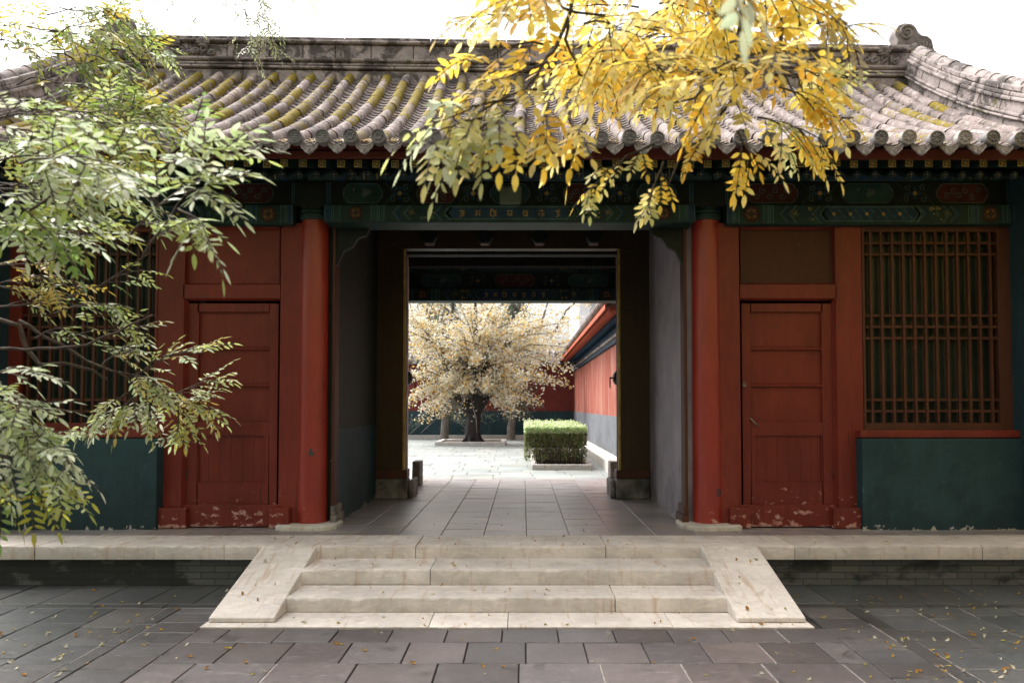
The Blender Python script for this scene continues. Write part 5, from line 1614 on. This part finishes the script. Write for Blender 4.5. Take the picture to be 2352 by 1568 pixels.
while n < 55:
    X, Y2 = RF.uniform(0, 620), RF.uniform(1350, 1568); py = Y2*K-405; D = 1.55*740/py; p = P(X, Y2, D)
    if p.x > -2.4 or p.y > 6.35: continue
    drop(p.x, p.y, .004, 'small fallen leaf on the dark paving to the left of the steps', 'fallen leaves on the paving left of the steps'); n += 1
for _ in range(36):
    D = RF.uniform(4.1, 5.15); x = RF.uniform(-2.2, 2.1)
    drop(x, D, .004, 'small fallen leaf on the square slabs in front of the steps', 'fallen leaves on the slabs before the steps')
for _ in range(14): drop(RF.uniform(-1.7, 1.45), RF.uniform(5.99, 6.36), z1+.004, 'small fallen leaf on the upper step tread', 'fallen leaves on the upper step')
for _ in range(12): drop(RF.uniform(-1.7, 1.45), RF.uniform(5.61, 5.93), z2+.004, 'small fallen leaf on the lower step tread', 'fallen leaves on the lower step')
for _ in range(14): drop(RF.uniform(-2.2, 2.0), RF.uniform(5.22, 5.5) if False else RF.uniform(5.225, 5.295), .013, 'small fallen leaf on the pale stone slab at the foot of the steps', 'fallen leaves on the base slabs')
for _ in range(8): drop(RF.uniform(-1.7, 1.45), RF.uniform(5.3, 5.56), .013, 'small fallen leaf on the pale stone slab at the foot of the steps', 'fallen leaves on the base slabs')
sl = math.atan2(PZ-.049, 1.076)
for _ in range(5):
    y = RF.uniform(5.4, 6.3); drop(RF.uniform(-2.18, -1.85), y, .045+(y-5.31)*(PZ-.049)/1.076+.004, 'small fallen leaf on the left sloping side slab', 'fallen leaves on the left side slab', (sl, 0, 0))
for _ in range(8):
    y = RF.uniform(5.4, 6.3); drop(RF.uniform(1.6, 1.95), y, .045+(y-5.31)*(PZ-.049)/1.076+.004, 'small fallen leaf on the right sloping side slab', 'fallen leaves on the right side slab', (sl, 0, 0))
for _ in range(24): drop(RF.uniform(-4.3, 4.4), RF.uniform(6.42, 6.87), PZ+.005, 'small fallen leaf on the pale edge slabs of the platform', 'fallen leaves on the platform edge')
for _ in range(16): drop(RF.uniform(-1.6, 1.5), RF.uniform(6.95, 8.6), PZ, 'small fallen leaf on the smooth slate floor of the passage', 'fallen leaves in the passage', s=.8)

# ------------------------------------------------------------------ light, sky, camera
SUN_EL, SUN_AZ = math.radians(58), math.radians(-52)   # azimuth of the sun seen from the scene: +x = 90, +y = 0
EXPOSURE = 1.5
W = bpy.data.worlds.new('World'); SC.world = W; W.use_nodes = True
nt = W.node_tree; nt.nodes.clear()
sky = nt.nodes.new('ShaderNodeTexSky'); sky.sky_type = 'NISHITA'; sky.sun_disc = False
sky.sun_elevation = SUN_EL; sky.sun_rotation = SUN_AZ; sky.air_density = 1.0; sky.dust_density = 8.0; sky.ozone_density = 1.0
hs = nt.nodes.new('ShaderNodeHueSaturation'); hs.inputs['Saturation'].default_value = .18
bg = nt.nodes.new('ShaderNodeBackground'); bg.inputs['Strength'].default_value = .15
wo = nt.nodes.new('ShaderNodeOutputWorld')
nt.links.new(sky.outputs[0], hs.inputs['Color']); nt.links.new(hs.outputs[0], bg.inputs[0]); nt.links.new(bg.outputs[0], wo.inputs[0])
sd = bpy.data.lights.new('sun', 'SUN'); sd.energy = .55; sd.angle = math.radians(25); sd.color = (1, .97, .93)
so = bpy.data.objects.new('sun', sd); COL.objects.link(so); so.location = (-6, -8, 12)
dv = Vector((math.sin(SUN_AZ)*math.cos(SUN_EL), math.cos(SUN_AZ)*math.cos(SUN_EL), math.sin(SUN_EL)))
so.rotation_euler = dv.to_track_quat('Z', 'Y').to_euler()

cd = bpy.data.cameras.new('camera'); cam = bpy.data.objects.new('camera', cd); COL.objects.link(cam)
cam.location = (0, 0, ZC); cam.rotation_euler = (PI/2+TH, 0, 0)
cd.sensor_width = 36; cd.sensor_fit = 'HORIZONTAL'; cd.lens = F/1024*36
cd.shift_x = -11/1024; cd.shift_y = 39/1024
cd.clip_start = .05; cd.clip_end = 500
cd.dof.use_dof = True; cd.dof.focus_distance = 6.8; cd.dof.aperture_fstop = 4.5
SC.camera = cam
vs_ = SC.view_settings; vs_.view_transform = 'Standard'; vs_.look = 'None'; vs_.gamma = 1; vs_.exposure = EXPOSURE; vs_.use_curve_mapping = False
SC.cycles.max_bounces = 8; SC.cycles.transparent_max_bounces = 8
